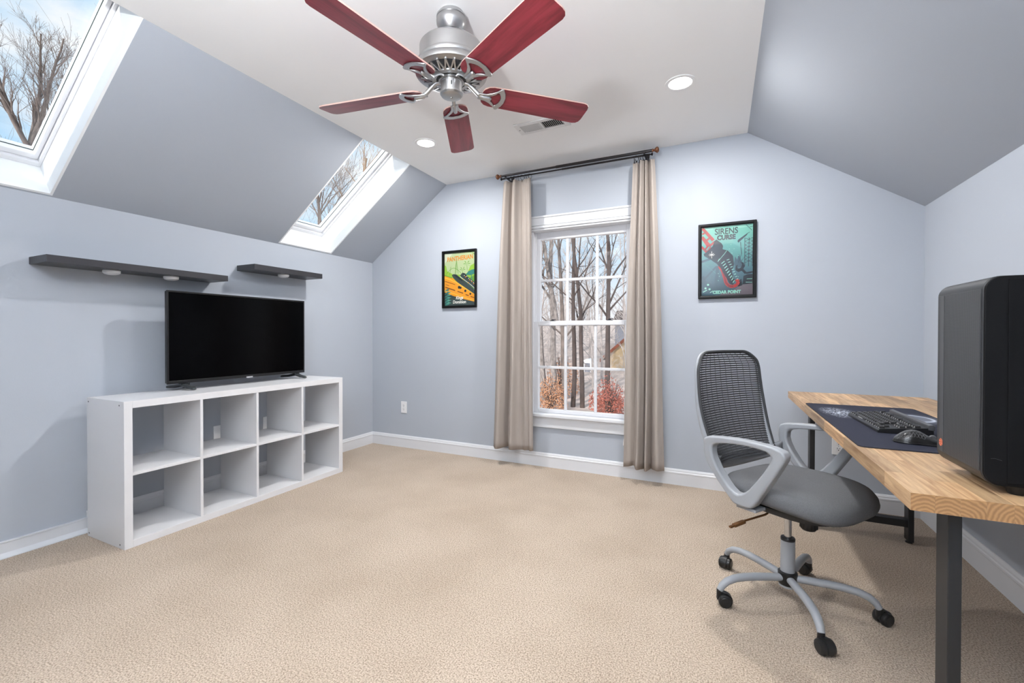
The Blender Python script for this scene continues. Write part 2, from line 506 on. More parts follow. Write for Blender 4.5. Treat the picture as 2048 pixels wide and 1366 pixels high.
# ================================================================== geometry helpers
class MB:
    def __init__(s):
        s.v, s.f, s.mi = [], [], []

    def add(s, vs, fs, mi=0):
        b = len(s.v)
        s.v += [tuple(p) for p in vs]
        s.f += [tuple(b + i for i in f) for f in fs]
        s.mi += [mi] * len(fs)
        return s

    def box(s, x0, x1, y0, y1, z0, z1, mi=0):
        v = [(x, y, z) for z in (z0, z1) for y in (y0, y1) for x in (x0, x1)]
        return s.add(v, [(0, 2, 3, 1), (4, 5, 7, 6), (0, 1, 5, 4), (2, 6, 7, 3), (0, 4, 6, 2), (1, 3, 7, 5)], mi)

    def obox(s, c, ax, ay, az, hx, hy, hz, mi=0):
        c, ax, ay, az = Vector(c), Vector(ax), Vector(ay), Vector(az)
        v = [c + ax * (hx * i) + ay * (hy * j) + az * (hz * k) for k in (-1, 1) for j in (-1, 1) for i in (-1, 1)]
        return s.add(v, [(0, 2, 3, 1), (4, 5, 7, 6), (0, 1, 5, 4), (2, 6, 7, 3), (0, 4, 6, 2), (1, 3, 7, 5)], mi)

    def prism(s, pts, off, mi=0):
        """pts: planar loop of 3D points, off: extrusion vector"""
        n = len(pts)
        off = Vector(off)
        v = [Vector(p) for p in pts] + [Vector(p) + off for p in pts]
        fs = [tuple(range(n - 1, -1, -1)), tuple(range(n, 2 * n))]
        fs += [(i, (i + 1) % n, n + (i + 1) % n, n + i) for i in range(n)]
        return s.add(v, fs, mi)

    def ring_prism(s, outer, inner, off, mi=0):
        n = len(outer)
        off = Vector(off)
        v = [Vector(p) for p in outer] + [Vector(p) for p in inner]
        v += [p + off for p in v]
        fs = []
        for i in range(n):
            j = (i + 1) % n
            fs += [(i, n + i, n + j, j), (2 * n + i, 2 * n + j, 3 * n + j, 3 * n + i),
                   (i, j, 2 * n + j, 2 * n + i), (n + i, 3 * n + i, 3 * n + j, n + j)]
        return s.add(v, fs, mi)

    def tube(s, pts, rad, n=8, cap=True, closed=False, mi=0, squash=None):
        pts = [Vector(p) for p in pts]
        k = len(pts)
        if not isinstance(rad, (list, tuple)):
            rad = [rad] * k
        rings = []
        up = None
        for i, p in enumerate(pts):
            if closed:
                t = pts[(i + 1) % k] - pts[i - 1]
            else:
                t = pts[min(i + 1, k - 1)] - pts[max(i - 1, 0)]
            t.normalize()
            if up is None:
                up = Vector((0, 0, 1)) if abs(t.z) < 0.9 else Vector((1, 0, 0))
            a = t.cross(up)
            if a.length < 1e-6:
                a = t.cross(Vector((0, 1, 0)))
            a.normalize()
            b = a.cross(t)
            b.normalize()
            up = b
            sq = squash or (1, 1)
            rings.append([p + a * (math.cos(2 * math.pi * j / n) * rad[i] * sq[0]) + b * (math.sin(2 * math.pi * j / n) * rad[i] * sq[1]) for j in range(n)])
        v = [q for r in rings for q in r]
        fs = []
        for i in range(k if closed else k - 1):
            i2 = (i + 1) % k
            for j in range(n):
                j2 = (j + 1) % n
                fs.append((i * n + j, i * n + j2, i2 * n + j2, i2 * n + j))
        if cap and not closed:
            fs.append(tuple(range(n - 1, -1, -1)))
            fs.append(tuple((k - 1) * n + j for j in range(n)))
        return s.add(v, fs, mi)

    def lathe(s, prof, c=(0, 0, 0), n=32, axis='z', mi=0):
        """prof: list of (r, h) along the axis from one end to the other"""
        c = Vector(c)
        v = []
        for r, h in prof:
            r = max(r, 1e-5)
            for j in range(n):
                a = 2 * math.pi * j / n
                x, y = r * math.cos(a), r * math.sin(a)
                q = {'z': (x, y, h), 'y': (x, h, y), 'x': (h, x, y)}[axis]
                v.append(c + Vector(q))
        fs = []
        for i in range(len(prof) - 1):
            for j in range(n):
                j2 = (j + 1) % n
                fs.append((i * n + j, i * n + j2, (i + 1) * n + j2, (i + 1) * n + j))
        fs.append(tuple(range(n - 1, -1, -1)))
        fs.append(tuple((len(prof) - 1) * n + j for j in range(n)))
        return s.add(v, fs, mi)

    def grid(s, fn, nu, nv, mi=0):
        v = [fn(i / nu, j / nv) for j in range(nv + 1) for i in range(nu + 1)]
        fs = [(j * (nu + 1) + i, j * (nu + 1) + i + 1, (j + 1) * (nu + 1) + i + 1, (j + 1) * (nu + 1) + i) for j in range(nv) for i in range(nu)]
        return s.add(v, fs, mi)

    def xf(s, mtx):
        s.v = [tuple(mtx @ Vector(p)) for p in s.v]
        return s

    def mesh(s, name, mats, smooth=None, recalc=True, org=(0, 0, 0)):
        me = bpy.data.meshes.new(name)
        o = Vector(org)
        me.from_pydata([tuple(Vector(p) - o) for p in s.v], [], s.f)
        if not isinstance(mats, (list, tuple)):
            mats = [mats]
        for m_ in mats:
            me.materials.append(M[m_])
        if any(s.mi):
            me.polygons.foreach_set('material_index', s.mi)
        if recalc:
            bm = bmesh.new()
            bm.from_mesh(me)
            bmesh.ops.recalc_face_normals(bm, faces=bm.faces)
            bm.to_mesh(me)
            bm.free()
        if smooth is not None:
            me.polygons.foreach_set('use_smooth', [True] * len(me.polygons))
            me.set_sharp_from_angle(angle=math.radians(smooth))
        me.update()
        return me


def org_of(o):
    v = Vector((0, 0, 0))
    while o:
        v += o.location
        o = o.parent
    return v


def build(name, mb, mats, parent=None, smooth=None, bevel=None, loc=None, recalc=True):
    """one mesh object. vertices are world coordinates; they are stored relative to the thing's origin"""
    org = org_of(parent) if parent else Vector(loc or (0, 0, 0))
    me = mb.mesh(name, mats, smooth, recalc, org)
    o = bpy.data.objects.new(name, me)
    COL.objects.link(o)
    if parent:
        o.parent = parent
    elif loc is not None:
        o.location = loc
    if bevel:
        b = o.modifiers.new('bevel', 'BEVEL')
        b.width = bevel
        b.segments = 2
        b.limit_method = 'ANGLE'
        b.angle_limit = math.radians(40)
    return o


def inst(name, me, parent, loc, rot=None):
    """an object on shared mesh data; loc in the thing's own coordinates"""
    o = bpy.data.objects.new(name, me)
    COL.objects.link(o)
    o.parent = parent
    o.location = loc
    if rot is not None:
        o.rotation_euler = rot
    return o


def tag(o, label=None, cat=None, group=None, kind=None):
    if label:
        o['label'] = label
    if cat:
        o['category'] = cat
    if group:
        o['group'] = group
    if kind:
        o['kind'] = kind
    return o


def thing(name, label, cat, loc, group=None, kind=None):
    o = bpy.data.objects.new(name, None)
    o.empty_display_size = 0.1
    COL.objects.link(o)
    o.location = loc
    return tag(o, label, cat, group, kind)


def struct(name, mb, mats, label=None, smooth=None, bevel=None):
    o = build(name, mb, mats, None, smooth, bevel)
    tag(o, label, None, None, 'structure')
    return o


def copy_tree(o, parent=None):
    c = o.copy()
    COL.objects.link(c)
    if parent:
        c.parent = parent
    for ch in list(o.children):
        copy_tree(ch, c)
    return c


def text_mb(body, size, origin, ax, ay, shear=0.0, sx=1.0, align='CENTER', bold=0.0):
    """flat lettering as mesh: origin centre, ax right, ay up"""
    cu = bpy.data.curves.new('lettering', 'FONT')
    cu.body = body
    cu.size = size
    cu.align_x = align
    cu.align_y = 'CENTER'
    cu.shear = shear
    cu.offset = bold
    cu.resolution_u = 4
    ob = bpy.data.objects.new('lettering', cu)
    me = ob.to_mesh()
    ax, ay, origin = Vector(ax), Vector(ay), Vector(origin)
    mb = MB()
    mb.add([origin + ax * (v.co.x * sx) + ay * v.co.y for v in me.vertices], [tuple(p.vertices) for p in me.polygons])
    ob.to_mesh_clear()
    bpy.data.objects.remove(ob)
    bpy.data.curves.remove(cu)
    return mb


# ================================================================== the room shell
T = 0.16
struct('floor', MB().box(-T, W + T, YR - T, T, -0.12, 0.0), 'carpet', 'beige cut pile carpet over the whole floor')

# window opening in the back wall
WX0, WX1, WZ0, WZ1 = 1.772, 2.628, 0.432, 2.04
wb = MB()


def slab_y(pts, y0=0.0, y1=T):
    wb.prism([(x, y0, z) for x, z in pts], (0, y1 - y0, 0))


slab_y([(-T, -0.1), (WX0, -0.1), (WX0, ZC + 0.2), (-T, ZC + 0.2)])
slab_y([(WX1, -0.1), (W + T, -0.1), (W + T, ZC + 0.2), (WX1, ZC + 0.2)])
slab_y([(WX0, -0.1), (WX1, -0.1), (WX1, WZ0), (WX0, WZ0)])
slab_y([(WX0, WZ1), (WX1, WZ1), (WX1, ZC + 0.2), (WX0, ZC + 0.2)])
struct('wall_back', wb, 'wall', 'blue-grey gable wall with the tall window')
struct('wall_left', MB().box(-T, 0, YR - T, 0, -0.1, ZL + 0.0), 'wall', 'blue-grey knee wall behind the white cube shelf')
struct('wall_right', MB().box(W, W + T, YR - T, 0, -0.1, ZR), 'wall', 'blue-grey knee wall beside the desk')
struct('wall_rear', MB().box(-T, W + T, YR - T, YR, -0.1, ZC + 0.2), 'wall', 'plain blue-grey wall opposite the window')
struct('ceiling', MB().box(XL, XR, YR - T, 0, ZC, ZC + 0.2), 'ceiling', 'flat white ceiling strip with the fan')

# left slope with two skylight holes
LS = math.hypot(XL, ZC - ZL)
ts = Vector((XL / LS, 0, (ZC - ZL) / LS))
ns = Vector((-ts.z, 0, ts.x))
P0 = Vector((0, 0, ZL))
D_SL = 0.24


def sl(s, y, d):
    p = P0 + ts * s + ns * d
    return Vector((p.x, y, p.z))


LB = 0.012
S0 = 0.022
HOLES = [(-2.975, -2.446), (-1.075, -0.556)]
wl = MB()


def slope_piece(s0, s1, y0, y1):
    wl.prism([sl(s0, y0, 0), sl(s1, y0, 0), sl(s1, y0, D_SL), sl(s0, y0, D_SL)], (0, y1 - y0, 0))


slope_piece(0, LS + 0.0, YR - T, HOLES[0][0] - LB)
slope_piece(0, LS, HOLES[0][1] + LB, HOLES[1][0] - LB)
slope_piece(0, LS, HOLES[1][1] + LB, 0)
for h in HOLES:
    slope_piece(0, S0 - LB, h[0] - LB, h[1] + LB)
struct('ceiling_left', wl, 'slope', 'blue-grey sloping ceiling holding the two skylights')
# eaves and ridge closing the roof outside
eo = MB()
eo.prism([sl(-0.5, YR - T, 0.02), sl(-0.0, YR - T, 0.02), sl(-0.0, YR - T, D_SL), sl(-0.5, YR - T, D_SL)], (0, -(YR - T) + T, 0))
eo.prism([sl(LS + 0.012, YR - T, 0.0), sl(LS + 0.6, YR - T, 0.0), sl(LS + 0.6, YR - T, D_SL), sl(LS + 0.012, YR - T, D_SL)], (0, -(YR - T) + T, 0))
struct('trim_1', eo, 'exterior', 'roof deck beyond the sloping ceiling')

wr = MB()
dr = Vector((W - XR, 0, ZR - ZC)).normalized()
nr = Vector((-dr.z, 0, dr.x))
a, b = Vector((XR, YR - T, ZC)), Vector((W, YR - T, ZR))
wr.prism([a, b, b + dr * 0.2 + nr * 0.0, b + dr * 0.2 + nr * 0.2, a + nr * 0.2 - dr * 0.05], (0, -(YR - T), 0))
struct('ceiling_right', wr, 'slope', 'blue-grey sloping ceiling above the desk')


# ------------------------------------------------------------------ skylights
def skylight(n, y0, y1, label):
    root = thing('window_%d' % n, label, None, sl(S0, (y0 + y1) / 2, 0), kind='structure')
    s0, s1 = S0, LS
    lining = MB()
    lining.prism([sl(s0, y1, 0), sl(s1, y1, 0), sl(s1, y1, D_SL), sl(s0, y1, D_SL)], (0, LB, 0))
    lining.prism([sl(s0, y0, 0), sl(s1, y0, 0), sl(s1, y0, D_SL), sl(s0, y0, D_SL)], (0, -LB, 0))
    lining.prism([sl(s0, y0 - LB, 0), sl(s0 - LB, y0 - LB, 0), sl(s0 - LB, y0 - LB, D_SL), sl(s0, y0 - LB, D_SL)], (0, y1 - y0 + 2 * LB, 0))
    lining.prism([sl(s1, y0 - LB, 0), sl(s1 + LB, y0 - LB, 0), sl(s1 + LB, y0 - LB, D_SL), sl(s1, y0 - LB, D_SL)], (0, y1 - y0 + 2 * LB, 0))
    build('lining', lining, 'well', root)

    def ring(name, ins_s0, ins_side, d0, d1, w_bot, w_side, m_, par):
        A = [(s0 + ins_s0, y0 + ins_side), (s1 - 0.002, y0 + ins_side), (s1 - 0.002, y1 - ins_side), (s0 + ins_s0, y1 - ins_side)]
        B = [(s0 + ins_s0 + w_bot, y0 + ins_side + w_side), (s1 - 0.03, y0 + ins_side + w_side), (s1 - 0.03, y1 - ins_side - w_side), (s0 + ins_s0 + w_bot, y1 - ins_side - w_side)]
        mb = MB().ring_prism([sl(s, y, d0) for s, y in A], [sl(s, y, d0) for s, y in B], ns * (d1 - d0))
        return build(name, mb, m_, par, bevel=0.003)

    ring('frame', 0.0, 0.0, 0.195, D_SL + 0.04, 0.03, 0.014, 'vinyl', root)
    sash = ring('sash', 0.031, 0.015, 0.212, D_SL + 0.04, 0.032, 0.018, 'vinyl', root)
    ring('gasket', 0.061, 0.0315, 0.243, 0.249, 0.004, 0.003, 'gasket', sash)
    pane = MB().prism([sl(s0 + 0.05, y0 + 0.025, 0.245), sl(s1 - 0.01, y0 + 0.025, 0.245), sl(s1 - 0.01, y1 - 0.025, 0.245), sl(s0 + 0.05, y1 - 0.025, 0.245)], ns * 0.004)
    build('pane', pane, 'glass', sash)
    # daylight portal in the opening (helps the sky light to be sampled)
    ld = bpy.data.lights.new('skylight_portal', 'AREA')
    ld.shape = 'RECTANGLE'
    ld.size = (s1 - s0)
    ld.size_y = (y1 - y0)
    ld.cycles.is_portal = True
    lo = bpy.data.objects.new('skylight_portal', ld)
    COL.objects.link(lo)
    c = sl((s0 + s1) / 2, (y0 + y1) / 2, D_SL + 0.05)
    lo.matrix_world = Matrix(((ts.x, 0, ns.x, c.x), (ts.y, -1, ns.y, c.y), (ts.z, 0, ns.z, c.z), (0, 0, 0, 1)))
    return root


skylight(2, HOLES[0][0], HOLES[0][1], 'skylight in the left slope, bare tree crown in its pane')
skylight(3, HOLES[1][0], HOLES[1][1], 'skylight in the left slope nearest the gable wall')


# ------------------------------------------------------------------ double hung window
def window():
    root = thing('window_1', 'white double-hung window with twelve panes in the gable wall', None, (2.2, 0, WZ0), kind='structure')
    cas = MB()
    # head casing: flat board, then a bead under it; side casings
    cas.box(1.695, 2.705, -0.018, 0, 2.045, 2.122)
    cas.box(1.685, 2.715, -0.026, 0, 2.108, 2.124)
    cas.box(1.695, WX0 + 0.004, -0.018, 0, WZ0, 2.045)
    cas.box(WX1 - 0.004, 2.705, -0.018, 0, WZ0, 2.045)
    build('casing', cas, 'trim', root, bevel=0.003)
    bead = MB().box(1.74, 2.66, -0.030, 0.0, 2.018, 2.040).box(1.75, 2.65, -0.02, 0.02, 2.002, 2.018)
    build('head_bead', bead, 'trim', root, bevel=0.004)
    st = MB().box(1.70, 2.70, -0.045, 0.08, 0.425, 0.452)
    build('sill', st, 'trim', root, bevel=0.005)
    ap = MB().box(1.705, 2.695, -0.018, 0, 0.335, 0.425).box(1.705, 2.695, -0.024, 0, 0.408, 0.425)
    build('apron', ap, 'trim', root, bevel=0.003)
    jb = MB()
    jb.box(WX0, WX0 + 0.022, 0, T, 0.45, WZ1).box(WX1 - 0.022, WX1, 0, T, 0.45, WZ1).box(WX0, WX1, 0, T, 2.0, WZ1).box(WX0, WX1, 0.02, T, 0.43, 0.456)
    jb.box(WX0 + 0.02, WX0 + 0.032, 0.046, 0.058, 0.45, 2.01).box(WX1 - 0.032, WX1 - 0.02, 0.046, 0.058, 0.45, 2.01)
    build('jamb', jb, 'vinyl', root, bevel=0.002)
    L, R_ = 1.834, 2.566

    def sash(name, yc, z0, z1, g0, g1, l, r):
        # outer sash rectangle l..r, z0..z1 ; glass L..R_, g0..g1
        mb = MB()
        h = 0.019
        mb.box(l, L, yc - h, yc + h, z0, z1).box(R_, r, yc - h, yc + h, z0, z1)
        mb.box(L, R_, yc - h, yc + h, z0, g0).box(L, R_, yc - h, yc + h, g1, z1)
        s = build(name, mb, 'vinyl', root, bevel=0.003)
        xs = [L, 2.074, 2.328, R_]
        zs = [g0, (g0 + g1) / 2, g1]
        w = 0.011
        for x in xs[1:3]:
            build('muntin', MB().box(x - w, x + w, yc - 0.011, yc + 0.011, g0, g1), 'vinyl', s, bevel=0.003)
        build('muntin', MB().box(L, R_, yc - 0.010, yc + 0.010, zs[1] - w, zs[1] + w), 'vinyl', s, bevel=0.003)
        for i in range(3):
            for j in range(2):
                x0 = xs[i] + (w - 0.003 if i else -0.004)
                x1 = xs[i + 1] - (w - 0.003 if i < 2 else -0.004)
                z0_ = zs[j] + (w - 0.003 if j else -0.004)
                z1_ = zs[j + 1] - (w - 0.003 if j < 1 else -0.004)
                build('pane', MB().box(x0, x1, yc - 0.002, yc + 0.002, z0_, z1_), 'glass', s)
        return s

    sash('upper_sash', 0.082, 1.196, 2.002, 1.238, 1.936, WX0 + 0.02, WX1 - 0.02)
    lo = sash('lower_sash', 0.034, 0.456, 1.234, 0.486, 1.198, WX0 + 0.008, WX1 - 0.008)
    for x in (1.955, 2.44):
        k = MB().box(x - 0.022, x + 0.022, 0.03, 0.06, 1.234, 1.241).lathe([(0.011, 1.241), (0.011, 1.249), (0.006, 1.251)], (x, 0.042, 0), 12).box(x - 0.002, x + 0.028, 0.036, 0.046, 1.245, 1.251)
        build('sash_lock', k, 'bronze', lo, bevel=0.001)
    ld = bpy.data.lights.new('window_portal', 'AREA')
    ld.shape = 'RECTANGLE'
    ld.size = WX1 - WX0
    ld.size_y = WZ1 - WZ0
    ld.cycles.is_portal = True
    o = bpy.data.objects.new('window_portal', ld)
    COL.objects.link(o)
    o.location = ((WX0 + WX1) / 2, T + 0.02, (WZ0 + WZ1) / 2)
    o.rotation_euler = (-math.pi / 2, 0, 0)


window()


# ------------------------------------------------------------------ baseboards
def base_profile(h):
    return [(0, 0), (0.0135, 0), (0.0135, h * 0.70), (0.0157, h * 0.73), (0.0157, h * 0.80), (0.0115, h * 0.84), (0.0115, h * 0.90), (0.006, h), (0, h)]


def struct_prism(name, pts, off, label):
    return struct(name, MB().prism(pts, off), 'trim', label)


struct_prism('baseboard_back', [(0, -x, z) for x, z in base_profile(0.1175)], (W, 0, 0), 'white moulded baseboard under the window')
struct_prism('baseboard_left', [(x, 0, z) for x, z in base_profile(0.1175)], (0, -2.30, 0), 'white moulded baseboard behind the cube shelf')
struct_prism('baseboard_right', [(W - x, 0, z) for x, z in base_profile(0.1375)], (0, YR, 0), 'white moulded baseboard beside the desk')
struct_prism('baseboard_rear', [(0, YR + x, z) for x, z in base_profile(0.1175)], (W, 0, 0), 'white moulded baseboard on the rear wall')
struct_prism('trim_2', [(0, -2.30, 0), (0.034, -2.30, 0), (0.034, -2.30, 0.004), (0.012, -2.30, 0.022), (0.012, -2.30, 0.072), (0.016, -2.30, 0.074), (0.016, -2.30, 0.081), (0, -2.30, 0.081)], (0, YR + 2.30, 0), 'low white trim with a shoe strip left of the cube shelf')


# ================================================================== ceiling fan
def ceiling_fan():
    c = Vector((2.167, -1.862, 0))
    root = thing('ceiling_fan', 'five-blade ceiling fan, brushed nickel motor and red cherry wood blades', 'ceiling fan', (c.x, c.y, ZC))
    cp = MB().lathe([(0.056, ZC), (0.059, ZC - 0.010), (0.063, ZC - 0.020), (0.066, ZC - 0.034), (0.065, ZC - 0.046), (0.058, ZC - 0.062), (0.048, ZC - 0.076), (0.043, ZC - 0.081), (0.02, ZC - 0.082)], c, 40)
    build('canopy', cp, 'nickel', root, smooth=35)
    build('canopy_ring', MB().lathe([(0.060, ZC - 0.010), (0.0655, ZC - 0.014), (0.0655, ZC - 0.021), (0.06, ZC - 0.023)], c, 40), 'satin', root, smooth=35)
    build('neck', MB().lathe([(0.024, ZC - 0.075), (0.024, ZC - 0.16)], c, 20), 'darkhole', root, smooth=35)
    zt = 2.402
    mo = MB().lathe([(0.03, zt + 0.004), (0.10, zt), (0.122, zt - 0.008), (0.134, zt - 0.018), (0.139, zt - 0.025), (0.139, zt - 0.082), (0.145, zt - 0.087), (0.147, zt - 0.096), (0.144, zt - 0.104), (0.153, zt - 0.112), (0.159, zt - 0.128), (0.157, zt - 0.138), (0.136, zt - 0.144)], c, 56)
    motor = build('motor_housing', mo, 'nickel', root, smooth=35)
    zb = zt - 0.144
    build('vent_cavity', MB().lathe([(0.135, zb + 0.004), (0.128, zb - 0.002), (0.07, zb - 0.016), (0.06, zb - 0.016)], c, 40), 'darkhole', motor, smooth=35)
    ribs = MB()
    for k in range(24):
        for sgn in (-1, 1):
            a0 = 2 * math.pi * k / 24
            a1 = a0 + sgn * 2 * math.pi / 52
            p0 = c + Vector((0.082 * math.cos(a0), 0.082 * math.sin(a0), zb - 0.017))
            p1 = c + Vector((0.133 * math.cos(a1), 0.133 * math.sin(a1), zb - 0.003))
            t = (p1 - p0)
            ln = t.length
            t.normalize()
            sd = t.cross(Vector((0, 0, 1))).normalized()
            ribs.obox((p0 + p1) / 2, t, sd, t.cross(sd), ln / 2, 0.0032, 0.003)
    ribs.lathe([(0.066, zb - 0.012), (0.066, zb - 0.020), (0.086, zb - 0.018), (0.087, zb - 0.013)], c, 40)
    build('vent_grille', ribs, 'satin', motor)
    hub = MB().lathe([(0.064, zb - 0.012), (0.064, zb - 0.018), (0.055, zb - 0.020)], c, 36)
    build('flywheel', hub, 'rubber', root, smooth=35)
    hb = MB().lathe([(0.056, zb - 0.014), (0.056, zb - 0.026), (0.046, zb - 0.028)], c, 36)
    build('hub', hb, 'nickel', root, smooth=35)
    zs = zb - 0.026
    cup = MB().lathe([(0.049, zs), (0.049, zs - 0.003), (0.047, zs - 0.006), (0.047, zs - 0.044), (0.0495, zs - 0.046), (0.0495, zs - 0.053), (0.044, zs - 0.060), (0.030, zs - 0.064), (0.006, zs - 0.066), (0.006, zs - 0.069), (0.003, zs - 0.071)], c, 40)
    cupo = build('switch_housing', cup, 'nickel', root, smooth=30)
    build('seam_ring', MB().lathe([(0.0497, zs + 0.003), (0.0497, zs - 0.002)], c, 36), 'rubber', cupo)
    # direction switch slot on the camera-facing side
    dv = Vector((3.24 - c.x, -3.527 - c.y, 0)).normalized()
    sv = dv.cross(Vector((0, 0, 1)))
    sl_ = MB().obox(c + dv * 0.0472 + Vector((0, 0, zs - 0.024)), sv, dv, (0, 0, 1), 0.0022, 0.0012, 0.008)
    build('switch', sl_, 'darkhole', cupo)
    # blades
    zbl = 2.200
    tilt = math.radians(-12)
    for k in range(5):
        ang = math.radians(45 + 72 * k)
        X = Vector((math.cos(ang), math.sin(ang), 0))
        Y = Vector((-math.sin(ang), math.cos(ang), 0))
        Yt = Y * math.cos(tilt) + Vector((0, 0, 1)) * math.sin(tilt)
        Zt = X.cross(Yt)
        o = c + Vector((0, 0, zbl))

        def bp(r, w, h):
            return o + X * r + Yt * w + Zt * h
        half = [(0.140, 0.026), (0.146, 0.040), (0.162, 0.054), (0.184, 0.060), (0.30, 0.0625), (0.55, 0.0675), (0.628, 0.0685), (0.645, 0.064), (0.656, 0.052), (0.660, 0.035)]
        loop = half + [(r, -w) for r, w in reversed(half)]
        bl = MB().prism([bp(r, w, 0.0) for r, w in loop], Zt * 0.006)
        n = len(loop)
        bl.mi = [0, 0] + [1] * n
        # bake into a local frame with length along Y so that the grain follows the blade
        me_o = bpy.data.objects.new('blade', None)
        loc = o - root.location
        rot = Matrix((tuple(-Yt), tuple(X), tuple(Zt))).transposed()   # columns: local x,y,z
        mb2 = MB()
        inv = rot.inverted()
        mb2.add([inv @ (Vector(p) - o) for p in bl.v], bl.f)
        mb2.mi = bl.mi
        bpy.data.objects.remove(me_o)
        ob = bpy.data.objects.new('blade', mb2.mesh('blade', ['blade', 'blade_edge']))
        COL.objects.link(ob)
        ob.parent = root
        ob.matrix_local = Matrix.Translation(loc) @ rot.to_4x4()
        # blade iron below the blade: pierced fan-shaped bracket and arm
        oh = [(0.150, 0.016), (0.178, 0.018), (0.200, 0.028), (0.218, 0.043), (0.232, 0.060), (0.240, 0.058), (0.252, 0.036), (0.258, 0.015)]
        ih = [(0.182, 0.004), (0.190, 0.009), (0.203, 0.015), (0.214, 0.025), (0.222, 0.037), (0.228, 0.035), (0.236, 0.022), (0.240, 0.010)]
        oh = [(r - 0.020 + 0.15 * (r - 0.20), w * 1.08) for r, w in oh]
        ih = [(r - 0.020 + 0.15 * (r - 0.20), w * 1.08) for r, w in ih]
        ol = oh + [(r, -w) for r, w in reversed(oh)]
        il = ih + [(r, -w) for r, w in reversed(ih)]
        iron = MB().ring_prism([bp(r, w, -0.001) for r, w in ol], [bp(r, w, -0.001) for r, w in il], Zt * -0.007)
        hubz = zb - 0.014 - zbl
        arm = [o + X * 0.045 + Vector((0, 0, hubz)), o + X * 0.075 + Vector((0, 0, hubz - 0.004)), o + X * 0.098 + Vector((0, 0, hubz * 0.55)), o + X * 0.122 + Vector((0, 0, 0.004)), bp(0.145, 0, -0.008), bp(0.176, 0, -0.008), bp(0.183, 0, -0.006)]
        iron.tube(arm, [0.010, 0.010, 0.0095, 0.010, 0.0105, 0.0105, 0.006], 12)
        iv = (Matrix.Translation(o) @ rot.to_4x4()).inverted()
        iron.xf(iv)
        io = bpy.data.objects.new('blade_iron', iron.mesh('blade_iron', 'satin', 40))
        COL.objects.link(io)
        io.parent = ob
        mod = io.modifiers.new('bevel', 'BEVEL')
        mod.width = 0.002
        mod.segments = 2
        mod.limit_method = 'ANGLE'
    return root


ceiling_fan()


# ================================================================== recessed downlights
def downlight(x, y, label):
    root = thing('recessed_light', label, 'light', (x, y, ZC), 'recessed ceiling lights')
    build('trim_ring', MB().ring_prism([(x + 0.082 * math.cos(t * math.pi / 20), y + 0.082 * math.sin(t * math.pi / 20), ZC) for t in range(40)],
                                       [(x + 0.062 * math.cos(t * math.pi / 20), y + 0.062 * math.sin(t * math.pi / 20), ZC) for t in range(40)], (0, 0, -0.006)), 'ring', root, smooth=40, bevel=0.002)
    build('lens', MB().lathe([(0.062, ZC - 0.001), (0.062, ZC - 0.003), (0.04, ZC - 0.004)], (x, y, 0), 32), 'lens', root)
    ld = bpy.data.lights.new('downlight_lamp', 'AREA')
    ld.shape = 'DISK'
    ld.size = 0.12
    ld.energy = LAMP_W
    ld.color = (1.0, 0.985, 0.965)
    lo = bpy.data.objects.new('downlight_lamp', ld)
    COL.objects.link(lo)
    lo.parent = root
    lo.location = (0, 0, -0.008)


downlight(3.035, -0.862, 'lit round recessed light in the ceiling near the right slope')
downlight(1.281, -0.835, 'lit round recessed light in the ceiling near the small skylight')


# ================================================================== added uplight, out of view, to brighten the ceiling
def added_uplight():
    c = Vector((2.75, -3.88, 0))
    root = thing('added_uplight', 'slim white uplight added unseen by the rear wall to brighten the ceiling', 'added uplight', c)
    build('base', MB().lathe([(0.13, 0.0), (0.13, 0.016), (0.10, 0.024), (0.014, 0.03)], c, 32), 'ring', root, smooth=40)
    build('pole', MB().lathe([(0.011, 0.02), (0.011, 1.66)], c, 16), 'ring', root, smooth=40)
    build('bowl', MB().lathe([(0.012, 1.64), (0.05, 1.65), (0.11, 1.69), (0.15, 1.75), (0.155, 1.752), (0.112, 1.70), (0.05, 1.665), (0.012, 1.66)], c, 40), 'ring', root, smooth=40)
    build('bulb', MB().lathe([(0.012, 1.665), (0.03, 1.69), (0.034, 1.715), (0.02, 1.738), (0.004, 1.745)], c, 20), 'lens', root, smooth=60)
    ld = bpy.data.lights.new('added_fill_light', 'AREA')
    ld.shape = 'DISK'
    ld.size = 0.24
    ld.energy = UPLIGHT_W
    ld.color = (0.96, 0.98, 1.0)
    lo = bpy.data.objects.new('added_fill_light', ld)
    COL.objects.link(lo)
    lo.parent = root
    lo.location = (0, 0, 1.76)
    lo.rotation_euler = (math.pi, 0, 0)


added_uplight()


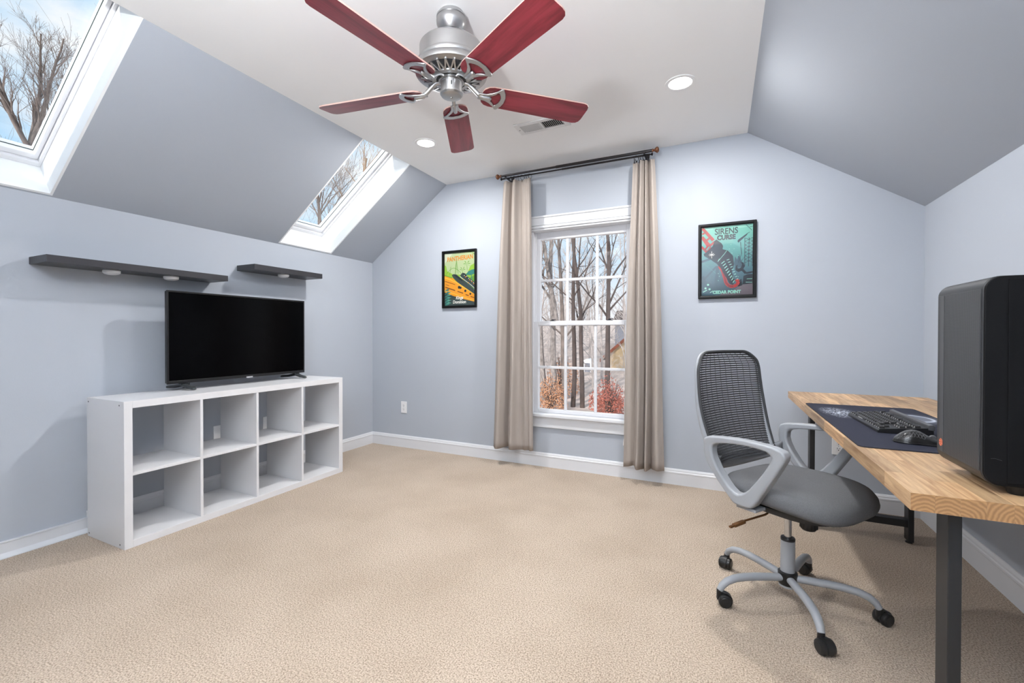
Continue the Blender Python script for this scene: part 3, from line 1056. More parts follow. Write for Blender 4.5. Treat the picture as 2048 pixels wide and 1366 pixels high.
# ================================================================== ceiling register
def ceiling_vent():
    x0, x1, y0, y1 = 1.976, 2.336, -0.808, -0.655
    root = thing('ceiling_vent', 'white louvred air register in the ceiling behind the fan', 'vent', ((x0 + x1) / 2, (y0 + y1) / 2, ZC))
    z1, z0 = ZC, ZC - 0.008
    fr = MB()
    fr.box(x0, x0 + 0.036, y0, y1, z0, z1).box(x1 - 0.036, x1, y0, y1, z0, z1)
    fr.box(x0 + 0.036, x1 - 0.036, y0, y0 + 0.030, z0, z1).box(x0 + 0.036, x1 - 0.036, y1 - 0.030, y1, z0, z1)
    xm = (x0 + x1) / 2
    fr.box(xm - 0.006, xm + 0.006, y0 + 0.03, y1 - 0.03, z0, z1)
    build('frame', fr, 'vent', root, bevel=0.002)
    build('duct', MB().box(x0 + 0.036, x1 - 0.036, y0 + 0.03, y1 - 0.03, z1 - 0.0012, z1), 'darkhole', root)
    for s_, xa, xb in ((1, x0 + 0.036, xm - 0.006), (-1, xm + 0.006, x1 - 0.036)):
        me = MB().obox((0, 0, 0), Vector((math.cos(s_ * 0.85), 0, math.sin(s_ * 0.85))), (0, 1, 0), Vector((-math.sin(s_ * 0.85), 0, math.cos(s_ * 0.85))), 0.0048, (y1 - y0) / 2 - 0.029, 0.0006).mesh('slat', 'vent')
        n = 11
        for i in range(n):
            x = xa + (xb - xa) * (i + 0.5) / n
            inst('slat', me, root, Vector((x, (y0 + y1) / 2, z0 + 0.003)) - root.location)
    for x in (x0 + 0.017, x1 - 0.017):
        build('screw', MB().lathe([(0.004, z0 + 0.001), (0.004, z0 - 0.001), (0.002, z0 - 0.002)], (x, (y0 + y1) / 2, 0), 10), 'screwcap', root)
    build('lever', MB().box(x1 - 0.034, x1 - 0.030, y0 + 0.060, y0 + 0.075, z0 - 0.008, z0), 'vent', root)


ceiling_vent()


# ================================================================== curtain rods, rings and curtains
ROD_Z = 2.463


def curtain_rods():
    root = thing('curtain_rod', 'double dark bronze curtain rod with copper-brown finials above the window', 'curtain rod', (2.17, -0.09, ROD_Z))
    f = MB().tube([(1.56, -0.15, ROD_Z), (2.07, -0.15, ROD_Z)], 0.0085, 14).tube([(2.05, -0.15, ROD_Z), (2.79, -0.15, ROD_Z)], 0.0115, 14)
    build('front_rod', f, 'bronze', root, smooth=40)
    b = MB().tube([(1.545, -0.085, ROD_Z), (2.10, -0.085, ROD_Z)], 0.0058, 12).tube([(2.08, -0.085, ROD_Z), (2.765, -0.085, ROD_Z)], 0.0078, 12)
    build('back_rod', b, 'bronze', root, smooth=40)
    fp = [(0.008, 0.0), (0.013, 0.003), (0.013, 0.008), (0.007, 0.012), (0.010, 0.018), (0.017, 0.026), (0.022, 0.034), (0.022, 0.038), (0.017, 0.046), (0.008, 0.050)]
    build('finial', MB().lathe([(r, -h) for r, h in fp], (1.562, -0.15, ROD_Z), 20, 'x'), 'copper', root, smooth=40)
    build('finial', MB().lathe(fp, (2.788, -0.15, ROD_Z), 20, 'x'), 'copper', root, smooth=40)
    fp2 = [(r * 0.55, h * 0.5) for r, h in fp]
    build('finial', MB().lathe([(r, -h) for r, h in fp2], (1.547, -0.085, ROD_Z), 16, 'x'), 'bronze', root, smooth=40)
    build('finial', MB().lathe(fp2, (2.763, -0.085, ROD_Z), 16, 'x'), 'bronze', root, smooth=40)
    for x in (1.60, 2.735):
        k = MB().box(x - 0.014, x + 0.014, -0.006, 0.0, ROD_Z - 0.045, ROD_Z + 0.03).box(x - 0.006, x + 0.006, -0.158, -0.004, ROD_Z - 0.020, ROD_Z - 0.011)
        for y, r in ((-0.15, 0.0125), (-0.085, 0.009)):
            k.tube([(x, y + r * 1.15 * math.cos(t), ROD_Z + r * 1.15 * math.sin(t)) for t in [math.pi * (1 + i / 8) for i in range(9)]], 0.0035, 8)
        build('bracket', k, 'bronze', root, bevel=0.001)


curtain_rods()


def pleat(t, folds):
    """piecewise fold depth in -1..1 for t in 0..1, folds = list of (centre, width, depth)"""
    return sum(d * math.exp(-((t - c) / w) ** 2) for c, w, d in folds)


def curtain(label, top, bot, ztop, zbot, folds, seed, skew):
    rnd = random.Random(seed)
    ph = [rnd.uniform(0, 6.28) for _ in range(6)]
    nu, nv = 110, 46

    def fn(u, v):
        k = v ** 0.85
        x0 = top[0] + (bot[0] - top[0]) * k
        x1 = top[1] + (bot[1] - top[1]) * k
        z = ztop + (zbot - ztop) * v
        sag = 0.0
        if v < 0.08:
            sag = 0.006 * abs(math.sin(u * math.pi * 6)) * (1 - v / 0.08)
        d = pleat(u, folds) * (0.7 + 0.5 * v)
        y = -0.100 - 0.058 * d + 0.004 * math.sin(9 * u + 5 * v + ph[0]) + 0.003 * math.sin(23 * u - 8 * v + ph[1]) * v
        x = x0 + (x1 - x0) * (u + skew * math.sin(math.pi * u) * v * 0.1) + 0.004 * math.sin(7 * v + ph[2] + 4 * u)
        z += -sag + 0.006 * math.sin(11 * u + ph[3]) * v
        return Vector((x, min(y, -0.052 if z < 2.13 else -0.04), z))
    mb = MB().grid(fn, nu, nv)
    cx = (top[0] + top[1]) / 2
    o = build('curtain', mb, 'curtain', None, smooth=80, loc=(cx, -0.09, zbot))
    m_ = o.modifiers.new('cloth_thickness', 'SOLIDIFY')
    m_.thickness = 0.003
    m_.offset = 0
    tag(o, label, 'curtain', 'curtains')
    return o


curtain('taupe linen curtain hanging beside the jungle poster side of the window', (1.560, 1.815), (1.468, 1.842), 2.425, 0.150,
        [(0.13, 0.10, 1.05), (0.30, 0.035, -0.55), (0.36, 0.03, -0.35), (0.47, 0.09, 0.95), (0.68, 0.05, -0.25), (0.80, 0.07, 0.35), (0.95, 0.06, 0.7)], 3, 0.4)
curtain('taupe linen curtain hanging beside the sea poster side of the window', (2.640, 2.805), (2.575, 2.880), 2.415, 0.118,
        [(0.06, 0.07, -0.1), (0.26, 0.07, -0.45), (0.40, 0.075, 1.1), (0.545, 0.022, -0.45), (0.61, 0.05, 0.75), (0.70, 0.03, -0.5), (0.88, 0.09, 0.75)], 8, -0.3)


def rings():
    ring = MB().tube([(0, 0.0205 * math.cos(2 * math.pi * i / 22), 0.0205 * math.sin(2 * math.pi * i / 22)) for i in range(22)], 0.0016, 6, closed=True).mesh('curtain_ring', 'bronze', 60)
    clip = MB().box(-0.003, 0.003, -0.004, 0.004, -0.036, -0.020).box(-0.005, 0.005, -0.005, 0.005, -0.040, -0.031).mesh('clip', 'bronze')
    spots = [(x, 'dark bronze clip ring holding the curtain by the jungle poster', 'rings of the curtain by the jungle poster') for x in (1.625, 1.655, 1.69, 1.725, 1.755, 1.775, 1.795)]
    spots += [(x, 'dark bronze clip ring holding the curtain by the sea poster', 'rings of the curtain by the sea poster') for x in (2.652, 2.668, 2.690, 2.706, 2.722, 2.745, 2.757)]
    for i, (x, lb, gr) in enumerate(spots):
        r = bpy.data.objects.new('curtain_ring', ring)
        COL.objects.link(r)
        r.location = (x, -0.085, ROD_Z - 0.0125)
        r.rotation_euler = (0, 0, random.uniform(-0.6, 0.6))
        tag(r, lb, 'curtain ring', gr)
        c = bpy.data.objects.new('clip', clip)
        COL.objects.link(c)
        c.parent = r


rings()

cd = MB()
for dx, zz in ((0.0, 0.30), (0.014, 0.325)):
    cd.tube([(2.572 + dx, -0.035, 0.62), (2.570 + dx, -0.036, zz + 0.05)], 0.0013, 6)
    cd.lathe([(0.002, zz + 0.05), (0.005, zz + 0.02), (0.0065, zz), (0.004, zz - 0.002)], (2.570 + dx, -0.036, -0.10 + 0.06), 10)
tag(build('blind_cord', cd, 'cord', None, smooth=50, loc=(2.57, -0.035, 0.25)), 'white blind cord with two small tassels below the window sill', 'cord')


# ================================================================== posters
def poster(x0, x1, z0, z1, label, layers, letters, bgmat):
    cx = (x0 + x1) / 2
    root = thing('framed_poster', label, 'poster', (cx, 0, z0), 'framed posters on the gable wall')
    fw = 0.019

    def rr(e, y):
        return [(x0 + e, y, z0 + e), (x1 - e, y, z0 + e), (x1 - e, y, z1 - e), (x0 + e, y, z1 - e)]
    build('frame', MB().ring_prism(rr(0, -0.001), rr(fw, -0.001), (0, -0.022, 0)), 'black_frame', root, bevel=0.004)
    build('frame_lip', MB().ring_prism(rr(fw - 0.001, -0.004), rr(fw + 0.004, -0.004), (0, -0.010, 0)), 'black_frame', root)
    px0, px1, pz0, pz1 = x0 + fw, x1 - fw, z0 + fw, z1 - fw
    pr = build('print', MB().box(px0, px1, -0.006, -0.001, pz0, pz1), bgmat, root)

    def P(u, v, k):
        return Vector((px0 + (px1 - px0) * min(max(u, 0), 1), -0.0062 - 0.00006 * k, pz0 + (pz1 - pz0) * min(max(v, 0), 1)))
    art = MB()
    mats = []
    for k, (mname, shapes) in enumerate(layers):
        if mname not in mats:
            mats.append(mname)
        mi = mats.index(mname)
        for sh in shapes:
            n = len(sh)
            art.add([P(u, v, k) for u, v in sh], [tuple(range(n))], mi)
    build('artwork', art, mats, pr, recalc=False)
    for body, size, u, v, mname, sx, tilt, shear, bold in letters:
        ax = Vector((math.cos(tilt), 0, math.sin(tilt)))
        ay = Vector((-math.sin(tilt), 0, math.cos(tilt)))
        build('lettering', text_mb(body, size, P(u, v, len(layers) + 2), ax, ay, shear, sx, bold=bold), mname, pr, recalc=False)
    build('glass', MB().box(px0 - 0.002, px1 + 0.002, -0.0105, -0.0085, pz0 - 0.002, pz1 + 0.002), 'pglass', root)
    return root


def ink(name, r, g, b):
    M[name] = mat(name, rgb(r * 0.86, g * 0.86, b * 0.86), 0.8, spec=0.1)


for nm, c in dict(ink_cream=(216, 224, 196), ink_pale=(190, 208, 160), ink_lime=(150, 196, 70), ink_green=(104, 164, 62), ink_orange=(240, 160, 40),
                  ink_yellow=(246, 200, 70), ink_slate=(62, 76, 76), ink_dark=(40, 50, 54), ink_teal=(58, 134, 124), ink_teal2=(96, 172, 150), ink_brown=(128, 72, 30),
                  ink_title=(228, 140, 40), ink_white=(240, 240, 232), ink_red=(176, 46, 42), ink_red2=(128, 30, 34), ink_navy=(34, 44, 56), ink_mint=(150, 214, 196),
                  ink_sea=(86, 140, 142), ink_deep=(54, 84, 96), ink_mauve=(106, 96, 104), ink_ink=(24, 34, 44), ink_black=(20, 22, 24)).items():
    ink(nm, *c)


def line(u0, v0, u1, v1, w, asp=0.335 / 0.495):
    du, dv = (u1 - u0) * asp, v1 - v0
    l = math.hypot(du, dv)
    nu, nv = -dv / l * w / asp, du / l * w
    return [(u0 + nu, v0 + nv), (u1 + nu, v1 + nv), (u1 - nu, v1 - nv), (u0 - nu, v0 - nv)]


def disc(u, v, r, n=12, asp=0.335 / 0.495):
    return [(u + r / asp * math.cos(2 * math.pi * i / n), v + r * math.sin(2 * math.pi * i / n)) for i in range(n)]


def palm(u, v, r):
    out = []
    for i in range(7):
        a = math.pi * (i / 6) * 1.3 - 0.47
        out.append([(u, v + 0.008), (u + r * 0.8 * math.cos(a), v + r * 0.7 * math.sin(a) + 0.012), (u + r * 1.5 * math.cos(a), v + r * math.sin(a) - 0.005)])
    out.append(line(u, v, u + 0.01, v - 0.11, 0.004))
    return out


def track(pts, w):
    return [line(*pts[i], *pts[i + 1], w) for i in range(len(pts) - 1)]


arch = [(0.06 + 0.5 * i / 14, 0.60 + 0.11 * math.sin(math.pi * i / 14)) for i in range(15)]
loop1 = [
    ('ink_pale', [[(0.30, 1.0), (1.0, 1.0), (1.0, 0.52), (0.0, 0.58), (0.0, 0.80)]]),
    ('ink_lime', [[(0.0, 0.78), (0.06, 0.76), (0.10, 0.66), (0.28, 0.60), (0.55, 0.58), (0.75, 0.60), (0.86, 0.74), (1.0, 0.78), (1.0, 0.40), (0.0, 0.46)]]),
    ('ink_green', [[(0.0, 0.60), (0.2, 0.55), (0.36, 0.52), (0.7, 0.48), (1.0, 0.56), (1.0, 0.30), (0.0, 0.46)]] + track(arch, 0.004) + [line(0.39, 0.80, 0.36, 0.58, 0.005), line(0.40, 0.86, 0.46, 0.60, 0.005), line(0.22, 0.74, 0.18, 0.58, 0.004), line(0.40, 0.90, 0.39, 0.6, 0.003)]
     + palm(0.74, 0.76, 0.09) + palm(0.60, 0.66, 0.075) + palm(0.92, 0.97, 0.13)),
    ('ink_teal', [[(0.70, 0.57), (0.78, 0.63), (0.90, 0.66), (1.0, 0.67), (1.0, 0.585), (0.86, 0.56)], line(0.88, 0.58, 0.90, 0.42, 0.007)]),
    ('ink_orange', [[(0.0, 0.58), (0.22, 0.53), (0.50, 0.42), (0.78, 0.30), (1.0, 0.20), (1.0, 0.065), (0.60, 0.13), (0.30, 0.19), (0.0, 0.27)]]),
    ('ink_yellow', [[(0.0, 0.555), (0.2, 0.51), (0.36, 0.45), (0.36, 0.438), (0.2, 0.49), (0.0, 0.53)], [(0.34, 0.475), (0.6, 0.37), (1.0, 0.215), (1.0, 0.195), (0.6, 0.345), (0.34, 0.455)], line(0.0, 0.30, 1.0, 0.082, 0.006)]),
    ('ink_brown', [line(0.02, 0.475, 0.36, 0.40, 0.006), line(0.05, 0.41, 0.16, 0.385, 0.005), line(0.04, 0.36, 0.36, 0.29, 0.010), line(0.44, 0.272, 0.62, 0.232, 0.009), line(0.70, 0.205, 0.80, 0.185, 0.009), line(0.86, 0.165, 0.97, 0.145, 0.008)]),
    ('ink_dark', [disc(0.49, 0.345, 0.028), disc(0.54, 0.335, 0.022), disc(0.69, 0.275, 0.024), disc(0.85, 0.215, 0.02)]),
    ('ink_slate', [[(0.0, 0.27), (0.30, 0.19), (0.60, 0.13), (1.0, 0.065), (1.0, 0.0), (0.0, 0.0)],
                   [(0.25, 0.575), (0.30, 0.60), (0.40, 0.59), (0.60, 0.49), (0.84, 0.37), (1.0, 0.28), (1.0, 0.20), (0.66, 0.345), (0.44, 0.44), (0.30, 0.53)],
                   [(0.52, 0.565), (0.60, 0.615), (0.68, 0.60), (0.78, 0.53), (1.0, 0.42), (1.0, 0.30), (0.82, 0.385), (0.64, 0.475)]]),
    ('ink_dark', [[(0.32, 0.585), (0.40, 0.575), (0.60, 0.475), (0.58, 0.455), (0.38, 0.55)], [(0.60, 0.60), (0.68, 0.585), (0.78, 0.515), (0.74, 0.50), (0.62, 0.57)]]),
    ('ink_white', [line(0.52, 0.545, 0.86, 0.385, 0.004), line(0.86, 0.385, 1.0, 0.31, 0.004)] + [disc(x, y, 0.008, 8) for x, y in ((0.66, 0.56), (0.74, 0.54), (0.80, 0.50), (0.88, 0.46), (0.95, 0.42))]),
    ('ink_orange', [disc(x, y, 0.011, 8) for x, y in ((0.63, 0.49), (0.70, 0.535), (0.79, 0.42), (0.83, 0.475), (0.90, 0.44), (0.96, 0.40))] + [line(0.26, 0.53, 0.36, 0.475, 0.008)]),
    ('ink_teal2', [[(0.02, 0.03 + 0.05 * i), (0.14, 0.075 + 0.05 * i), (0.24, 0.06 + 0.05 * i), (0.13, 0.045 + 0.05 * i)] for i in range(5)]),
    ('ink_teal', [[(0.0, 0.0 + 0.055 * i), (0.10, 0.05 + 0.055 * i), (0.19, 0.03 + 0.055 * i), (0.09, 0.015 + 0.055 * i)] for i in range(6)] + [line(0.05, 0.0, 0.14, 0.34, 0.006)]),
]
poster(0.869, 1.242, 1.368, 1.904, 'black framed yellow and green roller coaster jungle poster', loop1,
       [('PANTHERIAN', 0.058, 0.52, 0.885, 'ink_title', 0.80, 0.05, 0.0, 0.0016), ('Kings', 0.040, 0.50, 0.150, 'ink_white', 0.9, 0.0, 0.2, 0.0012), ('Dominion', 0.040, 0.50, 0.072, 'ink_white', 0.88, 0.0, 0.1, 0.0012)], 'ink_cream')

tower = []
for i in range(7):
    v = 0.80 - 0.05 * i
    tower += [line(0.84, v, 0.99, v - 0.05, 0.0028), line(0.99, v, 0.84, v - 0.05, 0.0028)]
tower += [line(0.84, 0.80, 0.84, 0.40, 0.004), line(0.92, 0.80, 0.91, 0.40, 0.004), line(0.99, 0.80, 0.98, 0.40, 0.004)]
rib = []
for i in range(9):
    k = i / 8
    cx_, cy_ = 0.40 + 0.22 * k, 0.47 - 0.28 * k
    rib.append(line(cx_, cy_ - 0.01, cx_ + 0.06 - 0.03 * k, cy_ + 0.022, 0.005))
    rib.append(line(cx_ + 0.10 - 0.03 * k, cy_ + 0.035, cx_ + 0.15 - 0.05 * k, cy_ + 0.045, 0.004))
hook = [(0.36, 0.43), (0.42, 0.36), (0.46, 0.27), (0.49, 0.18), (0.55, 0.135), (0.63, 0.125), (0.70, 0.15), (0.725, 0.195), (0.68, 0.225)]
hair = [(0.16 + 0.0 * i, 0) for i in range(1)]
loop2 = [
    ('ink_mint', [[(0.60, 0.965), (0.78, 0.975), (0.90, 0.96), (0.80, 0.945), (0.66, 0.95)], [(0.05, 0.97), (0.24, 0.975), (0.22, 0.955), (0.08, 0.955)]]),
    ('ink_deep', [line(0.30, 0.42, 0.06, 0.24, 0.014), line(0.33, 0.43, 0.29, 0.10, 0.022), line(0.0, 0.50, 0.22, 0.545, 0.016), line(0.52, 0.30, 0.46, 0.08, 0.016),
                  [(0.64, 0.45), (0.66, 0.55), (0.70, 0.50), (0.73, 0.58), (0.78, 0.48), (0.80, 0.40), (0.66, 0.38)],
                  [(0.0, 0.28), (0.06, 0.30), (0.10, 0.22), (0.2, 0.18), (0.3, 0.10), (0.45, 0.07), (0.45, 0.0), (0.0, 0.0)]]),
    ('ink_mauve', [[(0.35, 0.0), (0.42, 0.045), (0.60, 0.06), (0.72, 0.12), (0.80, 0.15), (1.0, 0.16), (1.0, 0.0)]]),
    ('ink_navy', tower + [line(0.76, 0.75, 0.78, 0.58, 0.004), line(0.78, 0.58, 0.72, 0.46, 0.003), line(0.86, 0.56, 0.76, 0.46, 0.002),
                          [(0.70, 0.765), (0.73, 0.79), (0.90, 0.87), (0.88, 0.84), (0.72, 0.74)], line(0.88, 0.86, 0.93, 0.875, 0.003), line(0.86, 0.985, 0.97, 0.90, 0.003), line(0.93, 0.95, 0.99, 0.955, 0.003)]),
    ('ink_ink', [[(0.68, 0.42), (0.66, 0.36), (0.72, 0.325), (0.80, 0.345), (0.84, 0.40), (0.82, 0.455), (0.77, 0.47), (0.79, 0.43), (0.77, 0.39), (0.73, 0.375), (0.70, 0.39), (0.71, 0.43)],
                 line(0.80, 0.355, 0.86, 0.305, 0.016), line(0.86, 0.305, 1.0, 0.32, 0.012),
                 [(0.82, 0.27), (0.90, 0.29), (1.0, 0.29), (1.0, 0.16), (0.80, 0.15)], [(0.72, 0.20), (0.78, 0.23), (0.80, 0.14), (0.72, 0.12)]]),
    ('ink_red', [line(0.02, 0.99, 0.24, 0.80, 0.022), line(0.0, 0.86, 0.16, 0.72, 0.030), line(0.02, 0.90, 0.10, 0.93, 0.012), line(0.09, 0.80, 0.19, 0.85, 0.014), line(0.16, 0.72, 0.27, 0.78, 0.016), line(0.0, 0.72, 0.13, 0.62, 0.02), line(0.06, 0.66, 0.13, 0.72, 0.012), line(0.12, 0.63, 0.20, 0.70, 0.02)] + track(hook, 0.022)),
    ('ink_red2', track(hook[1:6], 0.012)),
    ('ink_ink', [[(0.05, 0.615), (0.10, 0.635), (0.23, 0.72), (0.26, 0.79), (0.30, 0.81), (0.34, 0.785), (0.40, 0.75), (0.43, 0.71), (0.42, 0.665), (0.52, 0.64), (0.62, 0.56), (0.64, 0.44), (0.60, 0.33), (0.66, 0.20), (0.62, 0.145), (0.56, 0.17), (0.48, 0.27), (0.38, 0.40), (0.31, 0.46), (0.20, 0.52), (0.06, 0.585)]]),
    ('ink_mint', rib + [line(0.34, 0.50, 0.46, 0.60, 0.003), line(0.33, 0.49, 0.36, 0.53, 0.004), line(0.46, 0.60, 0.50, 0.64, 0.003)] + [disc(x, y, 0.005, 8) for x, y in ((0.55, 0.66), (0.60, 0.60), (0.64, 0.66), (0.72, 0.56), (0.58, 0.72), (0.34, 0.32), (0.34, 0.22), (0.36, 0.28), (0.62, 0.26), (0.72, 0.26))]
     + [disc(x, y, 0.015, 10) for x, y in ((0.14, 0.165), (0.09, 0.115), (0.17, 0.10))] + [line(0.04, 0.06, 0.12, 0.09, 0.006), line(0.18, 0.05, 0.24, 0.075, 0.005), line(0.88, 0.225, 0.98, 0.225, 0.003), line(0.86, 0.18, 0.98, 0.175, 0.003)]),
    ('ink_sea', [line(0.06, 0.47, 0.30, 0.32, 0.002)]),
    ('ink_white', [line(0.21, 0.545, 0.21, 0.645, 0.003), line(0.15, 0.595, 0.27, 0.595, 0.003), line(0.17, 0.575, 0.25, 0.615, 0.002), line(0.25, 0.575, 0.17, 0.615, 0.002)]),
]
M['sea_print'] = vertical_print_material('sea_print', [(0.0, rgb(46, 58, 70)), (0.35, rgb(58, 92, 102)), (0.7, rgb(80, 140, 134)), (1.0, rgb(112, 174, 158))])
poster(3.096, 3.468, 1.380, 1.918, 'black framed teal sea-themed roller coaster poster', loop2,
       [('SIRENS', 0.060, 0.49, 0.915, 'ink_ink', 0.82, 0.0, 0.0, 0.0010), ('CURSE', 0.046, 0.49, 0.828, 'ink_ink', 0.86, 0.0, 0.0, 0.0024), ('CEDAR POINT', 0.030, 0.50, 0.05, 'ink_mint', 0.92, 0.0, 0.0, 0.0016)], 'sea_print')


# ================================================================== outlets
def outlet(c, right, nrm, label, blank=False, w=0.070, h=0.115, group=None):
    c, right, nrm = Vector(c), Vector(right), Vector(nrm)
    up = Vector((0, 0, 1))
    root = thing('wall_outlet', label, 'outlet', c - up * h / 2, group)
    build('cover_plate', MB().obox(c + nrm * 0.003, right, up, nrm, w / 2, h / 2, 0.003), 'plate', root, bevel=0.002)
    if not blank:
        for s in (-1, 1):
            cc = c + up * (0.0195 * s) + nrm * 0.006
            r = build('receptacle', MB().obox(cc, right, up, nrm, 0.0165, 0.0140, 0.0015), 'plate', root, bevel=0.001)
            sl_ = MB()
            for dx, hh in ((-0.0065, 0.0045), (0.0065, 0.0038)):
                sl_.obox(cc + right * dx + up * 0.004 + nrm * 0.0012, right, up, nrm, 0.0012, hh, 0.0006)
            sl_.obox(cc - up * 0.007 + nrm * 0.0012, right, up, nrm, 0.0026, 0.0026, 0.0006)
            build('slots', sl_, 'slot', r)
        build('screw', MB().obox(c + nrm * 0.0062, right, up, nrm, 0.002, 0.002, 0.0006), 'screwcap', root)
    return root


outlet((0.408, 0, 0.397), (1, 0, 0), (0, -1, 0), 'white duplex outlet on the gable wall below the jungle poster')
outlet((3.94, 0, 0.397), (1, 0, 0), (0, -1, 0), 'white duplex outlet on the gable wall under the desk')
outlet((0, -1.565, 0.410), (0, 1, 0), (1, 0, 0), 'white wall plate seen through the second column of the cube shelf', blank=True)
outlet((0, -1.188, 0.412), (0, 1, 0), (1, 0, 0), 'white wall plate seen through the third column of the cube shelf', blank=True)


# ================================================================== cube shelf
KX0, KX1, KY0, KY1, KH = 0.077, 0.467, -2.3234, -0.8534, 0.77


def cube_shelf():
    root = thing('cube_shelf', 'white eight-cube open shelf unit lying along the left wall', 'shelf unit', ((KX0 + KX1) / 2, (KY0 + KY1) / 2, 0))
    t, d = 0.038, 0.016
    build('side_panel', MB().box(KX0, KX1, KY0, KY0 + t, 0, KH), 'white_foil', root, bevel=0.0015)
    build('side_panel', MB().box(KX0, KX1, KY1 - t, KY1, 0, KH), 'white_foil', root, bevel=0.0015)
    build('top_panel', MB().box(KX0, KX1 - 0.0006, KY0 + t, KY1 - t, KH - t, KH - 0.0006), 'white_foil', root, bevel=0.0012)
    build('bottom_panel', MB().box(KX0, KX1 - 0.0006, KY0 + t, KY1 - t, 0, t), 'white_foil', root, bevel=0.0012)
    n = 4
    span = (KY1 - t) - (KY0 + t)
    cw = (span - 3 * d) / n
    ys = []
    for i in range(1, n):
        y = KY0 + t + i * cw + (i - 1) * d
        ys.append(y)
        build('divider', MB().box(KX0 + 0.001, KX1 - 0.002, y, y + d, t, KH - t), 'white_foil', root, bevel=0.001)
    zm = KH / 2
    for i in range(n):
        y0 = KY0 + t + i * (cw + d)
        build('shelf_board', MB().box(KX0 + 0.001, KX1 - 0.003, y0, y0 + cw, zm - d / 2, zm + d / 2), 'white_foil', root, bevel=0.001)
    for x in (KX0 + 0.02, KX1 - 0.045):
        for z in (0.02, KH - 0.022):
            build('bolt', MB().lathe([(0.0042, KY0 + 0.001), (0.0042, KY0 - 0.0008), (0.002, KY0 - 0.001)], (x, 0, z), 10, 'y'), 'screwcap', root)


cube_shelf()


# ================================================================== television
def television():
    y0, y1, z0, z1, xf = -1.993, -1.004, 0.813, 1.390, 0.205
    root = thing('television', 'flat black television standing on the white cube shelf', 'television', (0.15, (y0 + y1) / 2, KH))
    build('housing', MB().box(xf - 0.030, xf - 0.004, y0 + 0.004, y1 - 0.004, z0 + 0.004, z1 - 0.004).box(xf - 0.065, xf - 0.03, y0 + 0.12, y1 - 0.12, z0 + 0.02, z1 - 0.16), 'tvblack', root, bevel=0.004)
    bz = 0.011
    bez = MB().ring_prism([(xf - 0.006, y0, z0), (xf - 0.006, y1, z0), (xf - 0.006, y1, z1), (xf - 0.006, y0, z1)],
                          [(xf - 0.006, y0 + bz, z0 + 0.020), (xf - 0.006, y1 - bz, z0 + 0.020), (xf - 0.006, y1 - bz, z1 - bz), (xf - 0.006, y0 + bz, z1 - bz)], (0.009, 0, 0))
    b = build('bezel', bez, 'tvblack', root, bevel=0.002)
    build('screen', MB().box(xf - 0.005, xf, y0 + bz - 0.001, y1 - bz + 0.001, z0 + 0.019, z1 - bz + 0.001), 'screen', root)
    ym = (y0 + y1) / 2
    build('badge', MB().box(xf + 0.002, xf + 0.005, ym + 0.005, ym + 0.052, z0 - 0.003, z0 + 0.008), 'badge', b)
    for y in (y0 + 0.105, y1 - 0.062):
        ft = MB()
        ft.obox((xf - 0.02, y, z0 - 0.004), (1, 0, 0), (0, 1, 0), (0, 0, 1), 0.013, 0.022, 0.012)
        for s in (-1, 1):
            a = Vector((xf - 0.02 + 0.010 * s, y, z0 - 0.012))
            e = Vector((xf - 0.05 + 0.115 * s, y + 0.01 * s, KH + 0.0125))
            mid = a.lerp(e, 0.5) + Vector((0, 0, -0.004))
            ft.tube([a, mid, e, e + Vector((0.012 * s, 0, -0.004))], [0.013, 0.012, 0.011, 0.007], 8, squash=(1.7, 0.9))
        build('foot', ft, 'foot', root, bevel=0.001)
    build('power_cord', MB().tube([(xf - 0.04, y0 + 0.155, z0 + 0.02), (xf - 0.05, y0 + 0.152, KH + 0.02), (xf - 0.10, y0 + 0.15, KH + 0.004), (0.09, y0 + 0.15, KH + 0.004)], 0.003, 8), 'rubber', root, smooth=60)


television()


# ================================================================== floating shelves and puck lights
tag(build('floating_shelf', MB().box(0, 0.20, -2.523, -1.614, 1.483, 1.521), 'shelf', None, bevel=0.0015, loc=(0, -2.07, 1.483)), 'long dark floating shelf above the television', 'shelf', 'floating shelves')
tag(build('floating_shelf', MB().box(0, 0.20, -1.424, -0.816, 1.592, 1.632), 'shelf', None, bevel=0.0015, loc=(0, -1.12, 1.592)), 'short dark floating shelf nearest the gable wall', 'shelf', 'floating shelves')


def puck(x, y, z, label):
    root = thing('puck_light', label, 'puck light', (x, y, z), 'stick-on puck lights')
    build('body', MB().lathe([(0.038, z), (0.040, z - 0.002), (0.040, z - 0.013), (0.038, z - 0.016)], (x, y, 0), 32), 'puck', root, smooth=35)
    build('lens', MB().lathe([(0.037, z - 0.015), (0.034, z - 0.020), (0.02, z - 0.0245), (0.004, z - 0.0255)], (x, y, 0), 32), 'puck_lens', root, smooth=60)


puck(0.115, -2.224, 1.483, 'white puck light under the long shelf, left of the television')
puck(0.130, -1.928, 1.483, 'white puck light under the long shelf, above the television')
puck(0.135, -1.138, 1.592, 'white puck light under the short shelf')


# ================================================================== desk
DX0, DX1, DY0, DY1, DZ = 3.630, 4.30, -2.242, -0.25, 0.765
DT = 0.039


